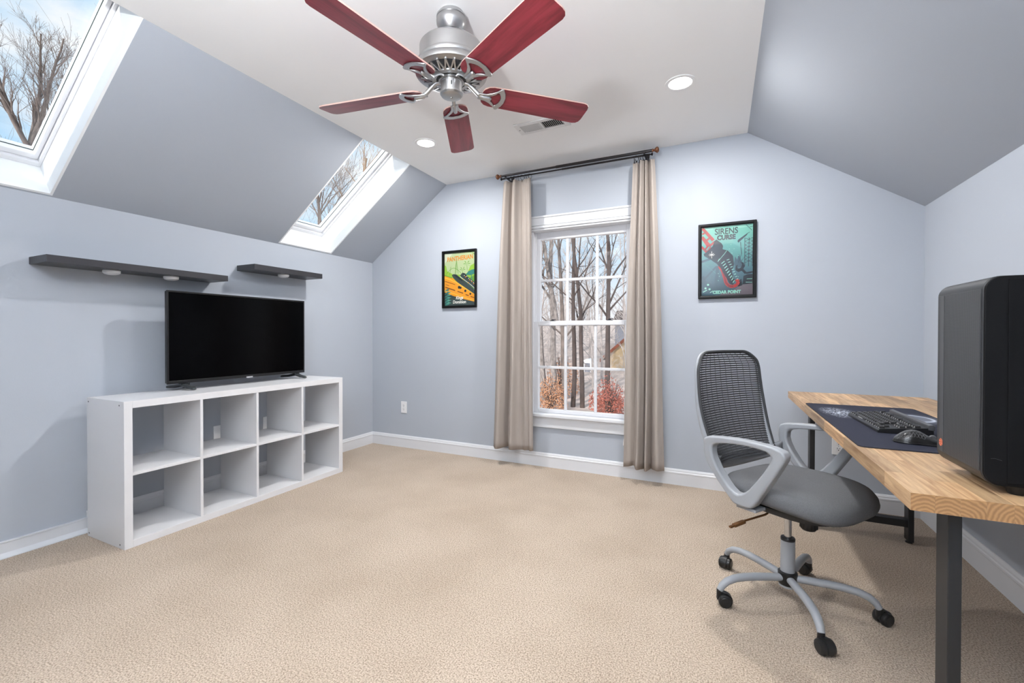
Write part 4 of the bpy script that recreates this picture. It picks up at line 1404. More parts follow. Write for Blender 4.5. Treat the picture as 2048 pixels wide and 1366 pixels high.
def desk():
    root = thing('desk', 'butcher-block desk with black steel frame legs along the right wall', 'desk', ((DX0 + DX1) / 2, (DY0 + DY1) / 2, 0))
    rows = 16
    w = (DX1 - DX0) / rows
    rnd = random.Random(21)
    for i in range(rows):
        y = DY0
        first = True
        while y < DY1 - 1e-4:
            ln = rnd.uniform(0.26, 0.52) if not first else rnd.uniform(0.12, 0.46)
            first = False
            if DY1 - (y + ln) < 0.12:
                ln = DY1 - y
            cx, cy = DX0 + (i + 0.5) * w, y + ln / 2
            j = rnd.uniform(0, 0.00025)
            mb = MB().box(-w / 2 + 0.00012, w / 2 - 0.00012, -ln / 2 + 0.00012, ln / 2 - 0.00012, -DT, j)
            mb.mi = [0, 0, 1, 1, 0, 0]
            me = mb.mesh('stave', ['stave', 'endgrain'])
            inst('stave', me, root, Vector((cx, cy, DZ)) - root.location)
            y += ln
    for y in (-2.19, -0.475):
        xa, xb, s, dp = 3.712, 4.154, 0.0245, 0.062
        zt = DZ - DT
        build('leg', MB().box(xa, xa + s, y, y + dp, 0.012, zt - 0.006), 'steel', root, bevel=0.002)
        build('leg', MB().box(xb, xb + s, y, y + dp, 0.012, zt - 0.006), 'steel', root, bevel=0.002)
        build('top_plate', MB().box(xa, xb + s, y, y + dp, zt - 0.006, zt + 0.0003), 'steel', root)
        build('cross_bar', MB().box(xa + s, xb, y + 0.006, y + dp - 0.006, 0.088, 0.126), 'steel', root, bevel=0.002)
        for x in (xa + s / 2, xb + s / 2):
            build('foot', MB().lathe([(0.016, 0.0), (0.016, 0.006), (0.007, 0.008), (0.007, 0.014)], (x, y + 0.031, 0), 14), 'rubber', root)
    build('stretcher', MB().box(4.10, 4.14, -2.13, -0.47, DZ - DT - 0.03, DZ - DT - 0.005), 'steel', root, bevel=0.002)


desk()


# ================================================================== things on the desk
def rounded_rect(x0, x1, y0, y1, r, n=6):
    pts = []
    for cx, cy, a0 in ((x1 - r, y1 - r, 0), (x0 + r, y1 - r, 90), (x0 + r, y0 + r, 180), (x1 - r, y0 + r, 270)):
        for i in range(n + 1):
            a = math.radians(a0 + 90 * i / n)
            pts.append((cx + r * math.cos(a), cy + r * math.sin(a)))
    return pts


PX0, PX1, PY0, PY1 = 3.640, 4.070, -1.788, -0.800
PZ = DZ + 0.0035
pm = thing('desk_mat', 'navy desk mat printed with stars, lying on the butcher-block desk', 'desk mat', ((PX0 + PX1) / 2, (PY0 + PY1) / 2, DZ))
build('cloth', MB().prism([(x, y, DZ + 0.0003) for x, y in rounded_rect(PX0, PX1, PY0, PY1, 0.02)], (0, 0, 0.0030)), 'deskmat', pm)
_rr = rounded_rect(PX0 + 0.001, PX1 - 0.001, PY0 + 0.001, PY1 - 0.001, 0.02)
build('stitched_edge', MB().tube([(x, y, DZ + 0.0024) for x, y in _rr], 0.0016, 6, closed=True), 'stitch', pm, smooth=60)


def keyboard():
    c = Vector((3.822, -1.335, PZ))
    rz = math.radians(1.5)
    root = thing('keyboard', 'black compact mechanical keyboard on the navy desk mat', 'keyboard', c)
    root.rotation_euler = (0, 0, rz)
    # local: x = away from the user (+x is the back), y = along the length (user's left is +y)
    Lh, D = 0.181, 0.072

    def bl(name, mb, m_, par=None, **k):
        me = mb.mesh(name, m_, k.get('smooth'))
        o = bpy.data.objects.new(name, me)
        COL.objects.link(o)
        o.parent = par or root
        if k.get('bevel'):
            b = o.modifiers.new('bevel', 'BEVEL')
            b.width = k['bevel']
            b.segments = 2
            b.limit_method = 'ANGLE'
        return o
    prof = [(-D, 0.0), (D + 0.012, 0.0), (D + 0.012, 0.027), (D, 0.027), (-D + 0.006, 0.014), (-D, 0.009)]
    bl('case', MB().prism([(x, -Lh, z) for x, z in prof], (0, 2 * Lh, 0)), 'kbcase', bevel=0.0015)
    bl('rear_bar', MB().prism([(x, -Lh - 0.001, z) for x, z in [(D - 0.004, 0.02), (D + 0.014, 0.018), (D + 0.016, 0.034), (D + 0.010, 0.039), (D - 0.002, 0.037)]], (0, 2 * Lh + 0.002, 0)), 'kbbar', bevel=0.002)

    slope = math.atan2(0.013, 2 * D - 0.006)
    meshes = {}

    def keymesh(wd):
        k = round(wd, 3)
        if k not in meshes:
            h = 0.0085
            mb = MB()
            a, b_ = 0.0082, wd / 2 - 0.0009
            v = [(-a, -b_, 0), (a, -b_, 0), (a, b_, 0), (-a, b_, 0), (-a + 0.0018, -b_ + 0.0016, h), (a - 0.0018, -b_ + 0.0016, h), (a - 0.0018, b_ - 0.0016, h), (-a + 0.0018, b_ - 0.0016, h)]
            mb.add(v, [(0, 3, 2, 1), (4, 5, 6, 7), (0, 1, 5, 4), (1, 2, 6, 5), (2, 3, 7, 6), (3, 0, 4, 7)])
            # pale legend strip on the front face
            q = [(-a + 0.0003, -b_ * 0.45, 0.003), (-a + 0.0003, b_ * 0.45, 0.003), (-a + 0.0010, b_ * 0.45, 0.0062), (-a + 0.0010, -b_ * 0.45, 0.0062)]
            q = [(x - 0.0006, y, z) for x, y, z in q]
            mb.add(q, [(0, 1, 2, 3)], 1)
            meshes[k] = mb.mesh('key', ['key', 'legend'])
        return meshes[k]
    u = 0.0192
    rows = [
        [1.25, 1, 1, 1, 1.5, 1.25, 2.0],
        [1.75, 1, 1, 1, 1, 1, 1, 1, 1, 1, 1, 2.25],
        [1.75, 1, 1, 1, 1, 1, 1, 1, 1, 1, 1, 2.25],
        [1.5, 1, 1, 1, 1, 1, 1, 1, 1, 1, 1, 1, 1.5],
        [1, 1, 1, 1, 1, 1, 1, 1, 1, 1, 1, 1, 1, 2],
        [1, -0.9, 1, 1, 1, 1, -0.55, 1, 1, 1, 1, -0.55, 1, 1, 1, 1],
    ]
    rows[0] = [1.25, 1.25, 1.25, 6.25, 1.25, 1.25, 1.25, 1.25]
    rows[1] = [2.25] + [1] * 10 + [2.75]
    for r, row in enumerate(rows):
        x = -D + 0.016 + r * u + (0.004 if r == 5 else 0)
        z = 0.0115 + (x + D) * math.tan(slope)
        y = Lh - 0.006
        for wd in row:
            ww = abs(wd) * u
            if wd > 0:
                inst('key', keymesh(ww), root, (x, y - ww / 2, z), (0, -slope, 0))
            y -= ww
        # navigation cluster at the user's right
        nav = {0: [0, 1, 2], 1: [1], 3: [0, 1, 2], 4: [0, 1, 2], 5: [0, 1, 2]}.get(r, [])
        for k in nav:
            yy = Lh - 0.006 - 15.25 * u - (k + 0.5) * u
            inst('key', keymesh(u), root, (x, yy, z), (0, -slope, 0))


keyboard()


def computer_mouse():
    c = Vector((3.822, -1.665, PZ))
    root = thing('computer_mouse', 'black computer mouse with a honeycomb shell beside the keyboard', 'mouse', c)
    root.rotation_euler = (0, 0, math.radians(-8))
    Lm, Wm, H = 0.063, 0.031, 0.039

    def P(u, v, k=1.0):
        # u along length -1..1 (palm end = -1, toward the user), v across -1..1
        wid = Wm * (1 - 0.10 * math.exp(-((u - 0.05) / 0.35) ** 2)) * math.sqrt(max(0, 1 - abs(u) ** 3.2))
        hh = H * (0.40 + 0.60 * math.exp(-((u + 0.22) / 0.62) ** 2)) * (max(0.0, 1 - abs(u) ** 4) ** 0.5)
        z = hh * (max(0.0, 1 - abs(v) ** 2.6) ** 0.55)
        return Vector((u * Lm, v * wid, 0.002 + z * k))
    n, k_ = 28, 20
    body = MB().grid(lambda a, b: P(-0.995 + 1.99 * a, -1 + 2 * b), n, k_)
    body.add([Vector((p.x, p.y, 0.0)) for p in [P(-0.99 + 1.98 * i / 20, -1) for i in range(21)] + [P(0.99 - 1.98 * i / 20, 1) for i in range(21)]], [tuple(range(42))])
    body.tube([(lambda q: (q.x, q.y, 0.0025))(P(math.cos(t) * 0.97, 1 if math.sin(t) >= 0 else -1)) for t in [2 * math.pi * i / 48 for i in range(48)]], 0.0022, 6, closed=True)
    o = bpy.data.objects.new('shell', body.mesh('shell', 'mouse', 60))
    COL.objects.link(o)
    o.parent = root
    lat = MB()
    nn = 9
    for i in range(nn):
        for j in range(-4, 5):
            u = -0.88 + 1.15 * i / nn + (0.064 if j % 2 else 0)
            v = j * 0.19
            pts = [P(u + 0.062 * math.cos(a), v + 0.11 * math.sin(a), 1.03) for a in [math.pi / 3 * q for q in range(6)]]
            lat.tube(pts, 0.0006, 4, closed=True)
    l = bpy.data.objects.new('honeycomb', lat.mesh('honeycomb', 'mouse_rib'))
    COL.objects.link(l)
    l.parent = root
    wh = bpy.data.objects.new('scroll_wheel', MB().lathe([(0.008, -0.004), (0.010, -0.002), (0.010, 0.002), (0.008, 0.004)], (0.034, 0, 0.021), 18, 'y').mesh('scroll_wheel', 'mouse_rib', 40))
    COL.objects.link(wh)
    wh.parent = root
    cb = bpy.data.objects.new('cable', MB().tube([(0.060, 0, 0.010), (0.085, 0.004, 0.006), (0.14, 0.03, 0.004), (0.22, 0.09, 0.004), (0.30, 0.10, 0.004)], 0.0022, 8).mesh('cable', 'rubber', 60))
    COL.objects.link(cb)
    cb.parent = root


computer_mouse()


def computer_tower():
    x0, x1, y0, y1, z0, z1 = 3.770, 4.225, -2.185, -1.953, 0.786, 1.250
    root = thing('computer_tower', 'black computer tower with perforated front standing on the near desk end', 'computer', ((x0 + x1) / 2, (y0 + y1) / 2, DZ))
    prof = [(a, b) for a, b in rounded_rect(x0, x1, z0, z1, 0.030, 8)]
    build('body', MB().prism([(x, y0 + 0.006, z) for x, z in prof], (0, y1 - y0 - 0.006, 0)), 'pcrim', root, smooth=35, bevel=0.003)
    p2 = [(a, b) for a, b in rounded_rect(x0 + 0.002, x1, z0 + 0.001, z1 - 0.001, 0.030, 8)]
    build('side_frame', MB().prism([(x, y0 + 0.002, z) for x, z in p2], (0, 0.006, 0)), 'pcbody', root, smooth=35, bevel=0.002)
    build('side_panel', MB().box(x0 + 0.040, x1 - 0.01, y0, y0 + 0.004, z0 + 0.008, z1 - 0.008), 'pcside', root, bevel=0.001)
    fr = build('front_mesh', MB().box(x0 - 0.002, x0 + 0.004, y0 + 0.012, y1 - 0.010, z0 + 0.028, z1 - 0.028), 'pcmesh', root, bevel=0.0008)
    build('front_strip', MB().box(x0 - 0.0028, x0, y1 - 0.045, y1 - 0.024, z0 + 0.029, z1 - 0.029), 'pcstrip', fr)
    lc = Vector((x0 - 0.0034, y1 - 0.034, z0 + 0.052))
    lg = MB()
    out_ = [lc + Vector((0, 0.0105 * math.cos(a), 0.0105 * math.sin(a))) for a in [math.pi / 3 * i + math.pi / 6 for i in range(6)]]
    in_ = [lc + Vector((0, 0.0085 * math.cos(a), 0.0085 * math.sin(a))) for a in [math.pi / 3 * i + math.pi / 6 for i in range(6)]]
    lg.ring_prism(out_, in_, (0.001, 0, 0))
    for i in range(6):
        a = math.pi / 3 * i + math.pi / 6
        q = lc + Vector((0, 0.0045 * math.cos(a), 0.0045 * math.sin(a)))
        d = Vector((0, math.cos(a), math.sin(a)))
        lg.obox(q + Vector((0.0005, 0, 0)), d, (1, 0, 0), d.cross(Vector((1, 0, 0))), 0.0042, 0.0005, 0.0014)
    build('logo', lg, 'logo', fr)
    sc = MB().tube([(x0 + 0.014, y0 + 0.0016, z0 + 0.060), (x0 + 0.022, y0 + 0.0016, z0 + 0.0605), (x0 + 0.032, y0 + 0.0016, z0 + 0.057)], 0.00035, 4)
    build('scratch', sc, 'pcstrip', root)
    for x in (x0 + 0.07, x1 - 0.06):
        for y in (y0 + 0.035, y1 - 0.035):
            build('foot', MB().lathe([(0.014, DZ + 0.0003), (0.016, DZ + 0.004), (0.018, z0 + 0.002)], (x, y, 0), 18), 'rubber', root, smooth=40)


computer_tower()


# ================================================================== office chair
def office_chair():
    c = Vector((3.503, -1.345, 0))
    th = math.radians(-35)
    F = Vector((math.cos(th), math.sin(th), 0))
    L = Vector((-math.sin(th), math.cos(th), 0))
    U = Vector((0, 0, 1))
    root = thing('office_chair', 'grey swivel office chair with mesh back pulled up to the desk', 'chair', c)

    def Q(u, v, z):
        return c + F * u + L * v + U * z

    # seat cushion
    hu, hv, uc = 0.238, 0.245, 0.035
    n, k = 48, 14
    sp = MB()
    prof = [(0.60, 0.440), (0.80, 0.442), (0.93, 0.446), (0.985, 0.456), (1.0, 0.470), (0.985, 0.488), (0.94, 0.503), (0.86, 0.513), (0.72, 0.520), (0.50, 0.521), (0.25, 0.518), (0.02, 0.517)]
    vs_ = []
    for r, z in prof:
        for i in range(n):
            a = 2 * math.pi * i / n
            ca, sa = math.cos(a), math.sin(a)
            e = 2.0 / 3.4
            x = hu * math.copysign(abs(ca) ** e, ca)
            y = hv * math.copysign(abs(sa) ** e, sa)
            fr = x / hu
            wid = 1.0 + 0.04 * fr
            dz = -0.030 * max(0, fr * r - 0.45) ** 1.6 * 1.8 + 0.014 * abs(y / hv * r) ** 3 * (1 - 0.5 * max(0, fr)) + 0.012 * max(0, -fr * r - 0.4)
            vs_.append(Q(uc + x * r, y * r * wid, z + dz))
    fs = []
    for i in range(len(prof) - 1):
        for j in range(n):
            j2 = (j + 1) % n
            fs.append((i * n + j, i * n + j2, (i + 1) * n + j2, (i + 1) * n + j))
    fs += [tuple(range(n - 1, -1, -1)), tuple((len(prof) - 1) * n + j for j in range(n))]
    sp.add(vs_, fs)
    build('seat', sp, 'seat', root, smooth=70)
    pan = MB().prism([Q(uc + 0.20 * math.copysign(abs(math.cos(a)) ** 0.6, math.cos(a)), 0.205 * math.copysign(abs(math.sin(a)) ** 0.6, math.sin(a)), 0.424) for a in [2 * math.pi * i / 32 for i in range(32)]], (0, 0, 0.020))
    build('seat_pan', pan, 'rubber', root, smooth=40)
    build('tilt_mechanism', MB().obox(Q(0.02, 0, 0.402), F, L, U, 0.11, 0.055, 0.022).obox(Q(0.02, 0, 0.415), F, L, U, 0.13, 0.09, 0.012), 'rubber', root, bevel=0.006)
    # tension knob hanging below the front of the mechanism
    kn = MB()
    kc = Q(0.078, 0.005, 0.012)
    kn.lathe([(0.012, 0.385), (0.021, 0.372), (0.028, 0.345), (0.029, 0.325), (0.024, 0.318), (0.010, 0.316)], kc, 24)
    for i in range(16):
        a = 2 * math.pi * i / 16
        kn.tube([kc + Vector((0.0225 * math.cos(a), 0.0225 * math.sin(a), 0.368)), kc + Vector((0.029 * math.cos(a), 0.029 * math.sin(a), 0.345)), kc + Vector((0.029 * math.cos(a), 0.029 * math.sin(a), 0.326))], 0.003, 5)
    build('tension_knob', kn, 'rubber', root, smooth=40)
    # height lever on the camera-side
    lv = MB().tube([Q(0.0, -0.05, 0.408), Q(-0.006, -0.110, 0.410), Q(-0.010, -0.120, 0.405), Q(-0.013, -0.125, 0.390), Q(-0.018, -0.135, 0.384), Q(-0.055, -0.215, 0.362)], 0.0042, 8)
    lvo = build('height_lever', lv, 'lever', root, smooth=60)
    g0, g1 = Q(-0.052, -0.210, 0.362), Q(-0.062, -0.285, 0.352)
    d = (g1 - g0).normalized()
    sd = d.cross(U).normalized()
    build('lever_grip', MB().obox((g0 + g1) / 2, d, sd, d.cross(sd), 0.030, 0.009, 0.0055).obox(g1, d, sd, d.cross(sd), 0.012, 0.006, 0.004), 'lever', lvo, bevel=0.002)
    # gas lift
    build('gas_lift', MB().lathe([(0.014, 0.408), (0.014, 0.235)], c, 20), 'chrome', root, smooth=40)
    sl_ = build('column_sleeve', MB().lathe([(0.026, 0.262), (0.0265, 0.255), (0.0275, 0.09), (0.026, 0.085)], c, 28), 'chair_grey', root, smooth=40)
    build('sleeve_collar', MB().lathe([(0.017, 0.270), (0.025, 0.270), (0.027, 0.266), (0.027, 0.258), (0.02, 0.256)], c, 28), 'rubber', sl_, smooth=40)
    build('hub', MB().lathe([(0.030, 0.128), (0.036, 0.124), (0.036, 0.078), (0.033, 0.074)], c, 28), 'rubber', root, smooth=40)
    build('hub_cap', MB().lathe([(0.033, 0.076), (0.033, 0.066), (0.028, 0.063)], c, 28), 'chair_grey', root, smooth=40)
    # five-star base with casters
    wheel = MB().lathe([(0.020, -0.012), (0.0245, -0.0095), (0.026, -0.004), (0.026, 0.004), (0.0245, 0.0095), (0.020, 0.012)], (0, 0, 0), 26, 'y').mesh('wheel', 'rubber', 35)
    cap = MB().lathe([(0.016, 0.0118), (0.0185, 0.0126), (0.017, 0.0138), (0.004, 0.0142)], (0, 0, 0), 22, 'y').mesh('wheel_cap', 'rubber', 35)
    swv = [35, 150, 250, 10, 300]
    for i in range(5):
        a = math.radians(-5 + 72 * i)
        X = Vector((math.cos(a), math.sin(a), 0))

        def A(r, z):
            return c + X * r + U * z
        pts = [A(0.030, 0.102), A(0.08, 0.106), (A(0.14, 0.110)), A(0.19, 0.111), A(0.235, 0.107), A(0.268, 0.097), A(0.290, 0.080), A(0.300, 0.062)]
        leg = build('base_leg', MB().tube(pts, [0.0155, 0.0165, 0.0165, 0.0165, 0.016, 0.0155, 0.0145, 0.013], 14, squash=(1.0, 0.92)), 'chair_grey', root, smooth=60)
        # caster: hood, stem, two wheels
        sw = math.radians(swv[i])
        D = Vector((math.cos(sw), math.sin(sw), 0))
        S = Vector((-math.sin(sw), math.cos(sw), 0))
        p = A(0.300, 0)
        wc = p + D * 0.018 + U * 0.0265
        hood = MB()
        arc = [(0.030 * math.cos(t), 0.030 * math.sin(t)) for t in [math.radians(-25 + 205 * q / 12) for q in range(13)]]
        inn = [(0.0265 * math.cos(t), 0.0265 * math.sin(t)) for t in [math.radians(180 - 205 * q / 12) for q in range(13)]]
        loop = arc + inn
        vs2 = [wc + D * x + U * z + S * -0.011 for x, z in loop] + [wc + D * x + U * z + S * 0.011 for x, z in loop]
        nn = len(loop)
        hf = []
        for q in range(12):
            hf += [(q, q + 1, nn - 2 - q, nn - 1 - q), (nn + q, nn + nn - 1 - q, nn + nn - 2 - q, nn + q + 1), (q, nn + q, nn + q + 1, q + 1), (nn - 1 - q, nn - 2 - q, nn + nn - 2 - q, nn + nn - 1 - q)]
        hood.add(vs2, hf)
        hood.tube([p + U * 0.030, p + U * 0.066], 0.0125, 12)
        cs = build('caster', hood, 'rubber', leg, smooth=40)
        for s in (-1, 1):
            o = bpy.data.objects.new('wheel', wheel)
            COL.objects.link(o)
            o.parent = leg
            o.location = wc - c + S * (0.0135 * s)
            o.rotation_euler = (0, 0, sw + (0 if s > 0 else math.pi))
            o2 = bpy.data.objects.new('wheel_cap', cap)
            COL.objects.link(o2)
            o2.parent = leg
            o2.location = o.location
            o2.rotation_euler = o.rotation_euler

    # ---------------- back
    def hw(t):       # half width over height t 0..1
        w = 0.205 + 0.03 * math.sin(min(1, t / 0.55) * math.pi / 2) - 0.012 * max(0, t - 0.55) / 0.45
        if t > 0.80:
            q = (t - 0.80) / 0.20
            w -= 0.100 * (1 - math.sqrt(max(0, 1 - q ** 2.2)))
        return w

    zb0, zb1 = 0.555, 1.040

    def B(s, t, off=0.0):    # s -1..1 across
        z = zb0 + (zb1 - zb0) * t
        u = -0.178 - 0.105 * t - 0.020 * math.sin(math.pi * min(1, t * 1.1)) + 0.03 * max(0, 0.25 - t)
        u -= 0.030 * (1 - s * s)
        if t > 0.9:
            u -= 0.02 * (t - 0.9) / 0.1 * 0.5
        return Q(u + off, s * hw(t), z)

    nr_ = 46
    ribs = MB()
    for i in range(nr_):
        t = 0.015 + 0.97 * i / (nr_ - 1)
        for s0 in [-1 + 2 * q / 14 for q in range(14)]:
            s1 = s0 + 2 / 14
            dt = 0.0074
            a0, a1, b0, b1 = B(s0 * 0.985, t - dt), B(s1 * 0.985, t - dt), B(s0 * 0.985, t + dt, -0.004), B(s1 * 0.985, t + dt, -0.004)
            f0 = F * 0.0025
            ribs.add([a0, a1, b1, b0, a0 + f0, a1 + f0, b1 + f0, b0 + f0], [(0, 1, 2, 3), (4, 7, 6, 5), (0, 4, 5, 1), (3, 2, 6, 7)])
    for q in range(12):
        s = -0.97 + 1.94 * q / 11
        pts = [B(s, 0.01 + 0.98 * j / 16, -0.003) for j in range(17)]
        ribs.tube(pts, 0.0012, 4)
    rb = build('mesh_back', ribs, 'mesh', root)
    rb['kind'] = 'stuff'
    lp = [B(-1, 0.0 + 0.80 * i / 14) for i in range(15)]
    tp = []
    for i in range(1, 14):
        t = 0.80 + 0.20 * math.sin(i / 14 * math.pi / 2)
        tp.append(B(-1, t))
    tp2 = [B(-1 + 2 * i / 8, 1.0) for i in range(9)]
    lo = lp + tp + tp2 + list(reversed([B(1, 0.80 + 0.20 * math.sin(i / 14 * math.pi / 2)) for i in range(1, 14)])) + list(reversed([B(1, 0.80 * i / 14) for i in range(15)]))
    zz = [(p.z - zb0) / (zb1 - zb0) for p in lo]
    build('back_frame', MB().tube([p - F * (0.005 + 0.006 * (1 - t)) for p, t in zip(lo, zz)], [0.006 + 0.010 * max(0.0, 1 - t * 1.5) + 0.003 * (1 - t) for t in zz], 10), 'chair_grey', root, smooth=60)
    build('mesh_edge', MB().tube([p + F * 0.006 for p in lo], 0.0065, 8), 'mesh', root, smooth=60)
    # broad lower bar between the arms
    bar = MB()

    def bb(a, b):
        v = -0.25 + 0.50 * a
        return Q(-0.166 - 0.065 * (1 - (v / 0.25) ** 2), v, 0.515 + 0.040 * (v / 0.25) ** 2 + 0.055 * b)
    bar.grid(bb, 20, 4)
    bo = build('lower_back_bar', bar, 'chair_grey', root, smooth=60)
    sm = bo.modifiers.new('thickness', 'SOLIDIFY')
    sm.thickness = 0.016
    sm.offset = 0
    # ---------------- arm loops
    outer = [(-0.186, 0.672), (-0.182, 0.686), (-0.165, 0.695), (-0.114, 0.703), (-0.05, 0.709), (0.011, 0.711), (0.07, 0.709), (0.111, 0.705), (0.140, 0.697), (0.151, 0.682), (0.147, 0.664), (0.125, 0.622), (0.101, 0.580), (0.062, 0.516), (0.030, 0.462), (0.014, 0.448), (-0.005, 0.444), (-0.04, 0.444), (-0.058, 0.449), (-0.090, 0.482), (-0.126, 0.522), (-0.160, 0.566), (-0.180, 0.602), (-0.186, 0.635)]
    inner = [(-0.146, 0.650), (-0.142, 0.662), (-0.125, 0.672), (-0.09, 0.680), (-0.045, 0.686), (0.005, 0.689), (0.045, 0.688), (0.075, 0.685), (0.092, 0.677), (0.099, 0.664), (0.095, 0.650), (0.083, 0.628), (0.068, 0.603), (0.040, 0.562), (0.010, 0.522), (-0.006, 0.506), (-0.020, 0.496), (-0.036, 0.490), (-0.050, 0.492), (-0.070, 0.506), (-0.093, 0.532), (-0.122, 0.572), (-0.141, 0.608), (-0.147, 0.630)]
    for s in (-1, 1):
        va, vb = 0.246 * s, 0.290 * s
        mb = MB()

        def lean(z):      # arms lean out a little towards the top
            return 0.012 * s * (z - 0.45) / 0.25
        no = len(outer)
        vs3 = [Q(u, va + lean(z), z) for u, z in outer] + [Q(u, va + lean(z), z) for u, z in inner] + [Q(u, vb + lean(z), z) for u, z in outer] + [Q(u, vb + lean(z), z) for u, z in inner]
        ff = []
        for i in range(no):
            j = (i + 1) % no
            ff += [(i, no + i, no + j, j), (2 * no + i, 2 * no + j, 3 * no + j, 3 * no + i), (i, j, 2 * no + j, 2 * no + i), (no + i, 3 * no + i, 3 * no + j, no + j)]
        mb.add(vs3, ff)
        ao = build('armrest', mb, 'chair_grey', root, smooth=50, bevel=0.008)
        ao.modifiers['bevel'].segments = 3
        build('arm_bracket', MB().obox(Q(-0.015, 0.20 * s, 0.436), F, L, U, 0.040, 0.07, 0.006), 'chair_grey', root, bevel=0.003)
        for z in (0.615, 0.640):
            build('bolt_hole', MB().obox(Q(-0.1855, 0.272 * s, z + (0.012 if z > 0.62 else 0)), F, L, U, 0.0012, 0.0045, 0.0055), 'rubber', root)


office_chair()


# ================================================================== outdoors
def rot_about(v, axis, a):
    return Matrix.Rotation(a, 3, axis) @ v


def grow(seed, height, r0, crown, levels, nb, spread=0.75, lean=(0, 0), fork=None, ratio=0.6, up=0.25, sides=6, fork_r=0.7):
    """returns (trunk, branches) at the origin, growing up"""
    rnd = random.Random(seed)
    trunk, br = MB(), MB()

    def limb(p, d, length, r, lev, target):
        segs = {0: 9, 1: 5, 2: 4}.get(lev, 3)
        pts, rad = [p.copy()], [r]
        q, dd = p.copy(), d.normalized()
        nodes = []
        for i in range(segs):
            jit = Vector((rnd.gauss(0, 1), rnd.gauss(0, 1), rnd.gauss(0, 0.6))) * (0.035 if lev == 0 else 0.13)
            dd = (dd + jit + Vector((0, 0, up * (0.12 if lev else 0.05)))).normalized()
            q = q + dd * (length / segs)
            pts.append(q.copy())
            rr = r * (1 - (0.72 if lev == 0 else 0.8) * (i + 1) / segs)
            rad.append(max(rr, 0.004))
            nodes.append((q.copy(), dd.copy(), rr, (i + 1) / segs))
        target.tube(pts, rad, max(3, sides - lev), cap=False)
        if lev >= levels:
            return
        n = nb[lev] if lev < len(nb) else 3
        for i in range(n):
            t = rnd.uniform(crown if lev == 0 else 0.2, 1.0)
            k = min(len(nodes) - 1, int(t * segs))
            bp, bd, brd, _ = nodes[k]
            pp = pts[k].lerp(pts[k + 1], rnd.random())
            ax = bd.orthogonal().normalized()
            ax = rot_about(ax, bd, rnd.uniform(0, 2 * math.pi))
            nd = rot_about(bd, ax, spread * rnd.uniform(0.6, 1.25))
            ln = length * ratio * rnd.uniform(0.5, 1.0) * ((1.15 - 0.75 * t) if lev == 0 else 1.0) * (0.62 if lev == 0 else 1)
            limb(pp, nd, ln, max(rad[k] * rnd.uniform(0.35, 0.6), 0.006), lev + 1, br)

    d0 = Vector((lean[0], lean[1], 1))
    limb(Vector((0, 0, 0)), d0, height, r0, 0, trunk)
    for fh, ang, az in (fork if isinstance(fork, list) else [fork] if fork else []):
        fp = Vector((lean[0] * fh, lean[1] * fh, fh))
        fd = Vector((math.sin(ang) * math.cos(az), math.sin(ang) * math.sin(az), math.cos(ang)))
        limb(fp, fd, height - fh, r0 * fork_r, 0, trunk)
    return trunk, br


GZ = -3.3


def ground_z(x, y):
    d = math.hypot(x - 2, y)
    z = GZ
    if y > 26:
        z += (y - 26) * 0.085
    return z + 0.25 * math.sin(x * 0.21) * math.sin(y * 0.17)


gm = MB().grid(lambda a, b: (lambda x, y: Vector((x, y, ground_z(x, y) - (0.0))))(-75 + 130 * a, 1.2 + 110 * b), 60, 60)
struct('ground', gm, 'ground', 'leaf-covered ground rising into woods outside the window', smooth=60)


def plant_tree(tr, x, y, label, group, m1, m2=None, rz=0.0, z=None, scale=1.0):
    z = ground_z(x, y) - 0.1 if z is None else z
    root = thing('bare_tree', label, 'tree', (x, y, z), group)
    root.rotation_euler = (0, 0, rz)
    root.scale = (scale,) * 3
    for nm, me in zip(('trunk', 'branches'), tr):
        o = bpy.data.objects.new(nm, me)
        COL.objects.link(o)
        o.parent = root
    return root


def tree_meshes(m1, m2, **k):
    t, b = grow(**k)
    return t.mesh('trunk', m1, 60, recalc=False), b.mesh('branches', m2, 60, recalc=False)


G1 = 'bare trees close outside the window'
tA = tree_meshes('bark_pale', 'bark_pale', seed=11, height=15, r0=0.20, crown=0.30, levels=3, nb=[9, 4, 3])
tB = tree_meshes('bark_pale', 'bark_pale', seed=12, height=16, r0=0.21, crown=0.3, levels=3, nb=[9, 4, 3], fork=(5.2, 0.16, 2.9), lean=(0.03, 0))
tC = tree_meshes('bark', 'bark', seed=13, height=15, r0=0.17, crown=0.25, levels=3, nb=[9, 4, 3])
tD = tree_meshes('bark_dark', 'bark_dark', seed=14, height=17, r0=0.15, crown=0.25, levels=3, nb=[10, 4, 3])
tE = tree_meshes('bark_dark', 'bark_dark', seed=15, height=17, r0=0.15, crown=0.22, levels=3, nb=[10, 4, 3], lean=(-0.02, 0))
tF = tree_meshes('bark_dark', 'bark_dark', seed=16, height=17, r0=0.17, crown=0.2, levels=3, nb=[11, 4, 3], lean=(0.012, 0))
plant_tree(tA, -6.55, 22, 'bare tree with mottled pale bark by the window edge', G1, 0)
plant_tree(tB, -6.05, 22.5, 'forked bare tree with mottled pale bark outside the window', G1, 0)
plant_tree(tC, -5.25, 22, 'grey-barked bare tree behind the first window muntin', G1, 0)
plant_tree(tD, -4.68, 22, 'slender brown-barked tree in the middle window column, forked tree side', G1, 0)
plant_tree(tE, -4.10, 22, 'slender brown-barked tree in the middle window column, house side', G1, 0)
plant_tree(tF, -2.60, 22, 'straight dark-barked tree standing in front of the tan house', G1, 0)
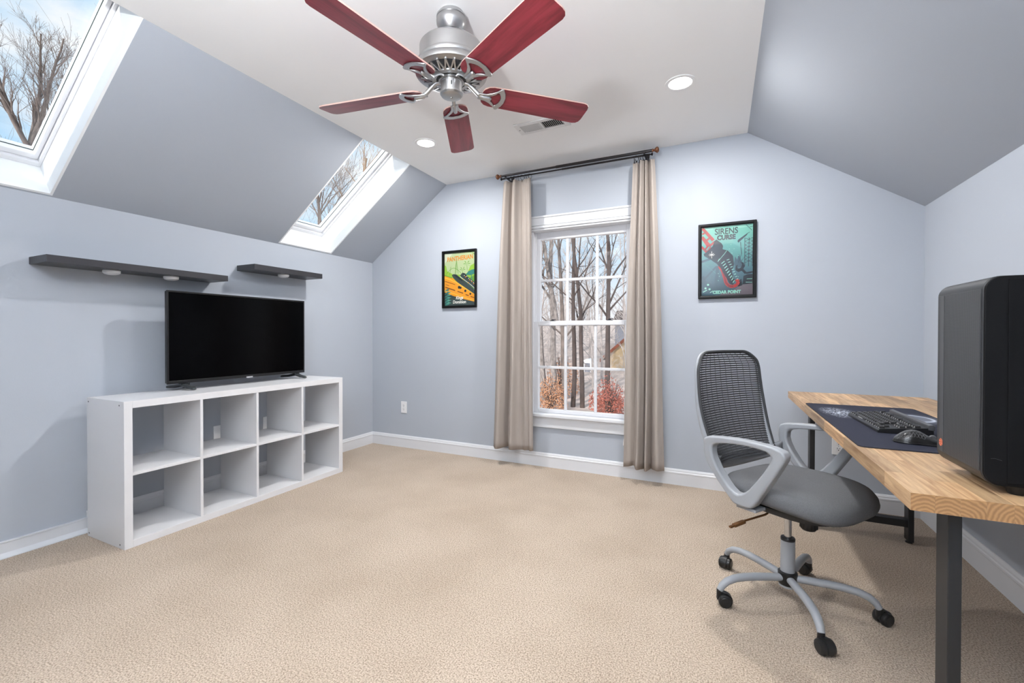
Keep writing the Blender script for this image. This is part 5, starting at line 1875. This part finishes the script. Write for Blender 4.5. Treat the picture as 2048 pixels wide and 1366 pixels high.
# woods behind: shared tree data, each its own tree
rnd = random.Random(5)
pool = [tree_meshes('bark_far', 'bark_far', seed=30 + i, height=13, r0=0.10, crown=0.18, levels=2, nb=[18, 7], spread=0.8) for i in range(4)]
taken = [(-6.55, 22), (-6.05, 22.5), (-5.25, 22), (-4.68, 22), (-4.10, 22), (-2.60, 22)]


def free_spot(y0, y1, k, gap, clear):
    """a random spot in the woods that keeps clear of the houses, the shed and other trunks"""
    for _ in range(200):
        y = rnd.uniform(y0, y1)
        x = rnd.uniform(3.24 - k * (y + 3.5), 3.24 - 0.17 * (y + 3.5))
        if -7.3 - clear < x < 3 + clear and 39.5 - clear < y < 49.5 + clear:
            continue
        if -9.4 - clear < x < 2.5 + clear and 53.5 - clear < y < 60.5 + clear:
            continue
        if -8.6 - clear < x < -7.3 + clear and 36.9 - clear < y < 38.7 + clear:
            continue
        if any(math.hypot(x - a_, y - b_) < gap for a_, b_ in taken):
            continue
        break
    taken.append((x, y))
    return x, y


GB = 'bare trees of the woods on the rising ground'
for i in range(30):
    x, y = free_spot(29, 66, 0.46, 2.2, 2.4)
    plant_tree(pool[i % 4], x, y, 'thin grey bare tree in the woods behind the window', GB, 0, rz=rnd.uniform(0, 6.28), scale=rnd.uniform(0.7, 1.15))
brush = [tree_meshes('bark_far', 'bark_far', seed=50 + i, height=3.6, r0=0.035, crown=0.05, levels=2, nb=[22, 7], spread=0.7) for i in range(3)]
for i in range(22):
    x, y = free_spot(25, 44, 0.42, 1.3, 0.9)
    plant_tree(brush[i % 3], x, y, 'low bare sapling under the woods outside the window', 'bare saplings under the woods', 0, rz=rnd.uniform(0, 6.28), scale=rnd.uniform(0.6, 1.1))

# trees seen through the skylights
tS = tree_meshes('bark', 'bark', seed=71, height=17.4, r0=0.30, crown=0.12, levels=3, nb=[11, 6, 4], spread=0.5, ratio=0.8, up=0.6, sides=6, fork_r=0.34, fork=[(11.6, 0.36, 1.5), (11.8, 0.26, -1.7), (12.0, 0.55, -1.4), (11.8, 0.52, 1.8), (12.4, 0.15, 1.2), (12.2, 0.42, 0.3)])
plant_tree(tS, -25, 5.3, 'large bare tree whose crown fills the skylight over the cube shelf', 'bare trees seen through the skylights', 0, z=-2.6)
tS2 = tree_meshes('bark', 'bark', seed=72, height=15.0, r0=0.25, crown=0.45, levels=3, nb=[22, 8, 5], spread=0.6, ratio=0.75, up=0.5)
plant_tree(tS2, -24.5, 9.0, 'bare tree whose twigs edge into the skylight over the cube shelf', 'bare trees seen through the skylights', 0, z=-2.6, scale=0.98)
tS3 = tree_meshes('bark', 'bark', seed=73, height=16.0, r0=0.22, crown=0.35, levels=3, nb=[24, 8, 5], spread=0.6, ratio=0.8, up=0.4)
plant_tree(tS3, -15, 12.6, 'dark bare tree seen through the skylight nearest the gable wall', 'bare trees seen through the skylights', 0, z=-3.2, scale=0.82)
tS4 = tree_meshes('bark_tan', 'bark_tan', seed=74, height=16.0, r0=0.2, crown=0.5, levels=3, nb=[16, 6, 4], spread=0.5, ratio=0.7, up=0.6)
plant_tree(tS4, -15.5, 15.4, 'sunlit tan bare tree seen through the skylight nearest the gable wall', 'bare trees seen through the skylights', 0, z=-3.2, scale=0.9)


def shrub(x, y, r, h, m_, label, seed, zoff=0.0):
    rnd = random.Random(seed)
    z = ground_z(x, y) + zoff
    root = thing('dry_shrub', label, 'shrub', (x, y, z - 0.1), 'dry leaved shrubs outside the window')
    st, lf = MB(), MB()
    for i in range(14):
        a = rnd.uniform(0, 6.28)
        e = Vector((x + r * 0.8 * math.cos(a) * rnd.random(), y + r * 0.8 * math.sin(a) * rnd.random(), z + h * rnd.uniform(0.6, 1.0)))
        st.tube([(x + 0.1 * math.cos(a), y + 0.1 * math.sin(a), z - 0.1), Vector((x, y, z)).lerp(e, 0.5) + Vector((0, 0, 0.2)), e], [0.03, 0.02, 0.008], 4)
    for i in range(1500):
        a, b_ = rnd.uniform(0, 6.28), rnd.random() ** 0.5
        p = Vector((x + r * b_ * math.cos(a), y + r * b_ * math.sin(a), z + h * rnd.uniform(0.12, 1.0) * (1 - 0.45 * b_)))
        d1 = Vector((rnd.gauss(0, 1), rnd.gauss(0, 1), rnd.gauss(0, 1))).normalized() * 0.05
        d2 = d1.orthogonal().normalized() * 0.032
        lf.add([p - d1, p + d2, p + d1, p - d2], [(0, 1, 2, 3)])
    build('stems', st, 'bark_dark', root)
    o = build('leaves', lf, m_, root, recalc=False)
    o['kind'] = 'stuff'
    return root


shrub(-1.75, 18.5, 1.0, 2.6, 'leaf_red', 'red dry-leaved shrub outside the window in front of the tan house', 1)
shrub(-2.2, 20.5, 0.8, 1.7, 'leaf_red', 'low red dry-leaved shrub left of the straight dark tree', 4)
shrub(-5.35, 20.0, 0.95, 2.3, 'leaf_orange', 'orange dry-leaved shrub outside the window below the forked tree', 2)
shrub(-6.3, 25.0, 1.1, 3.2, 'leaf_orange', 'tall orange dry-leaved shrub behind the pale-barked trees', 3)


def far_house():
    x0, x1, y0, y1 = -6.9, 2.5, 40, 49
    g = ground_z(-4, 40) - 0.4
    root = thing('far_house', 'tan house with rust-brown gable edge behind the trees', 'house', ((x0 + x1) / 2, (y0 + y1) / 2, g))
    xr, zr = -2.2, 2.95
    zl = -0.95
    wall = MB().prism([(x0, y0, g), (x1, y0, g), (x1, y0, zl), (xr, y0, zr), (x0, y0, zl)], (0, y1 - y0, 0))
    build('wall', wall, 'tan_wall', root)
    rf = MB()
    for xa, sgn in ((x0, -1), (x1, 1)):
        e = Vector((xa + sgn * 0.5, y0 - 0.4, zl - 0.5))
        r = Vector((xr, y0 - 0.4, zr + 0.12))
        rf.prism([e, r, r + Vector((0, 0, 0.2)), e + Vector((0, 0, 0.2))], (0, y1 - y0 + 0.8, 0))
        build('fascia', MB().prism([e + Vector((0, -0.06, -0.12)), r + Vector((0, -0.06, -0.12)), r + Vector((0, -0.06, 0.22)), e + Vector((0, -0.06, 0.22))], (0, 0.06, 0)), 'rust', root)
    build('roof', rf, 'grey_roof', root)
    for xa in (-3.6, 0.2):
        w = build('window', MB().box(xa - 0.55, xa + 0.55, y0 - 0.06, y0 + 0.02, g + 0.9, g + 2.2), 'white_paint', root)
        build('pane', MB().box(xa - 0.45, xa + 0.45, y0 - 0.08, y0 - 0.05, g + 1.0, g + 2.1), 'dkglass', w)
    x0, x1, y0, y1 = -9.0, 2.0, 54, 60
    g2 = ground_z(-6, 54) - 0.4
    r2 = thing('far_house', 'grey-blue house wall farther back behind the tan house', 'house', (-5, 57, g2))
    build('wall', MB().box(x0, x1, y0, y1, g2, 2.6), 'grey_roof', r2)
    build('roof', MB().prism([(x0 - 0.4, y0 - 0.4, 2.5), (x0 - 0.4, y1 + 0.4, 2.5), (x0 - 0.4, (y0 + y1) / 2, 4.4)], (x1 - x0 + 0.8, 0, 0)), 'bark_dark', r2)
    w = build('window', MB().box(-4.5, -3.4, y0 - 0.06, y0 + 0.02, 0.2, 1.5), 'white_paint', r2)
    build('pane', MB().box(-4.4, -3.5, y0 - 0.08, y0 - 0.05, 0.3, 1.4), 'dkglass', w)
    # white arched shed left of the house
    zz = ground_z(-7.95, 37.8) - 0.1
    sh = thing('white_shed', 'small white arched shed beside the tan house', 'shed', (-7.95, 37.8, zz))
    arc = [(-7.95 + 0.6 * math.cos(t), 37.0, zz + 0.7 + 0.6 * math.sin(t)) for t in [math.pi * i / 14 for i in range(15)]]
    build('cover', MB().prism([(-7.35, 37.0, zz)] + arc + [(-8.55, 37.0, zz)], (0, 1.6, 0)), 'white_paint', sh, smooth=50)
    build('door', MB().box(-8.2, -7.7, 36.95, 37.02, zz, zz + 0.9), 'grey_roof', sh)


far_house()
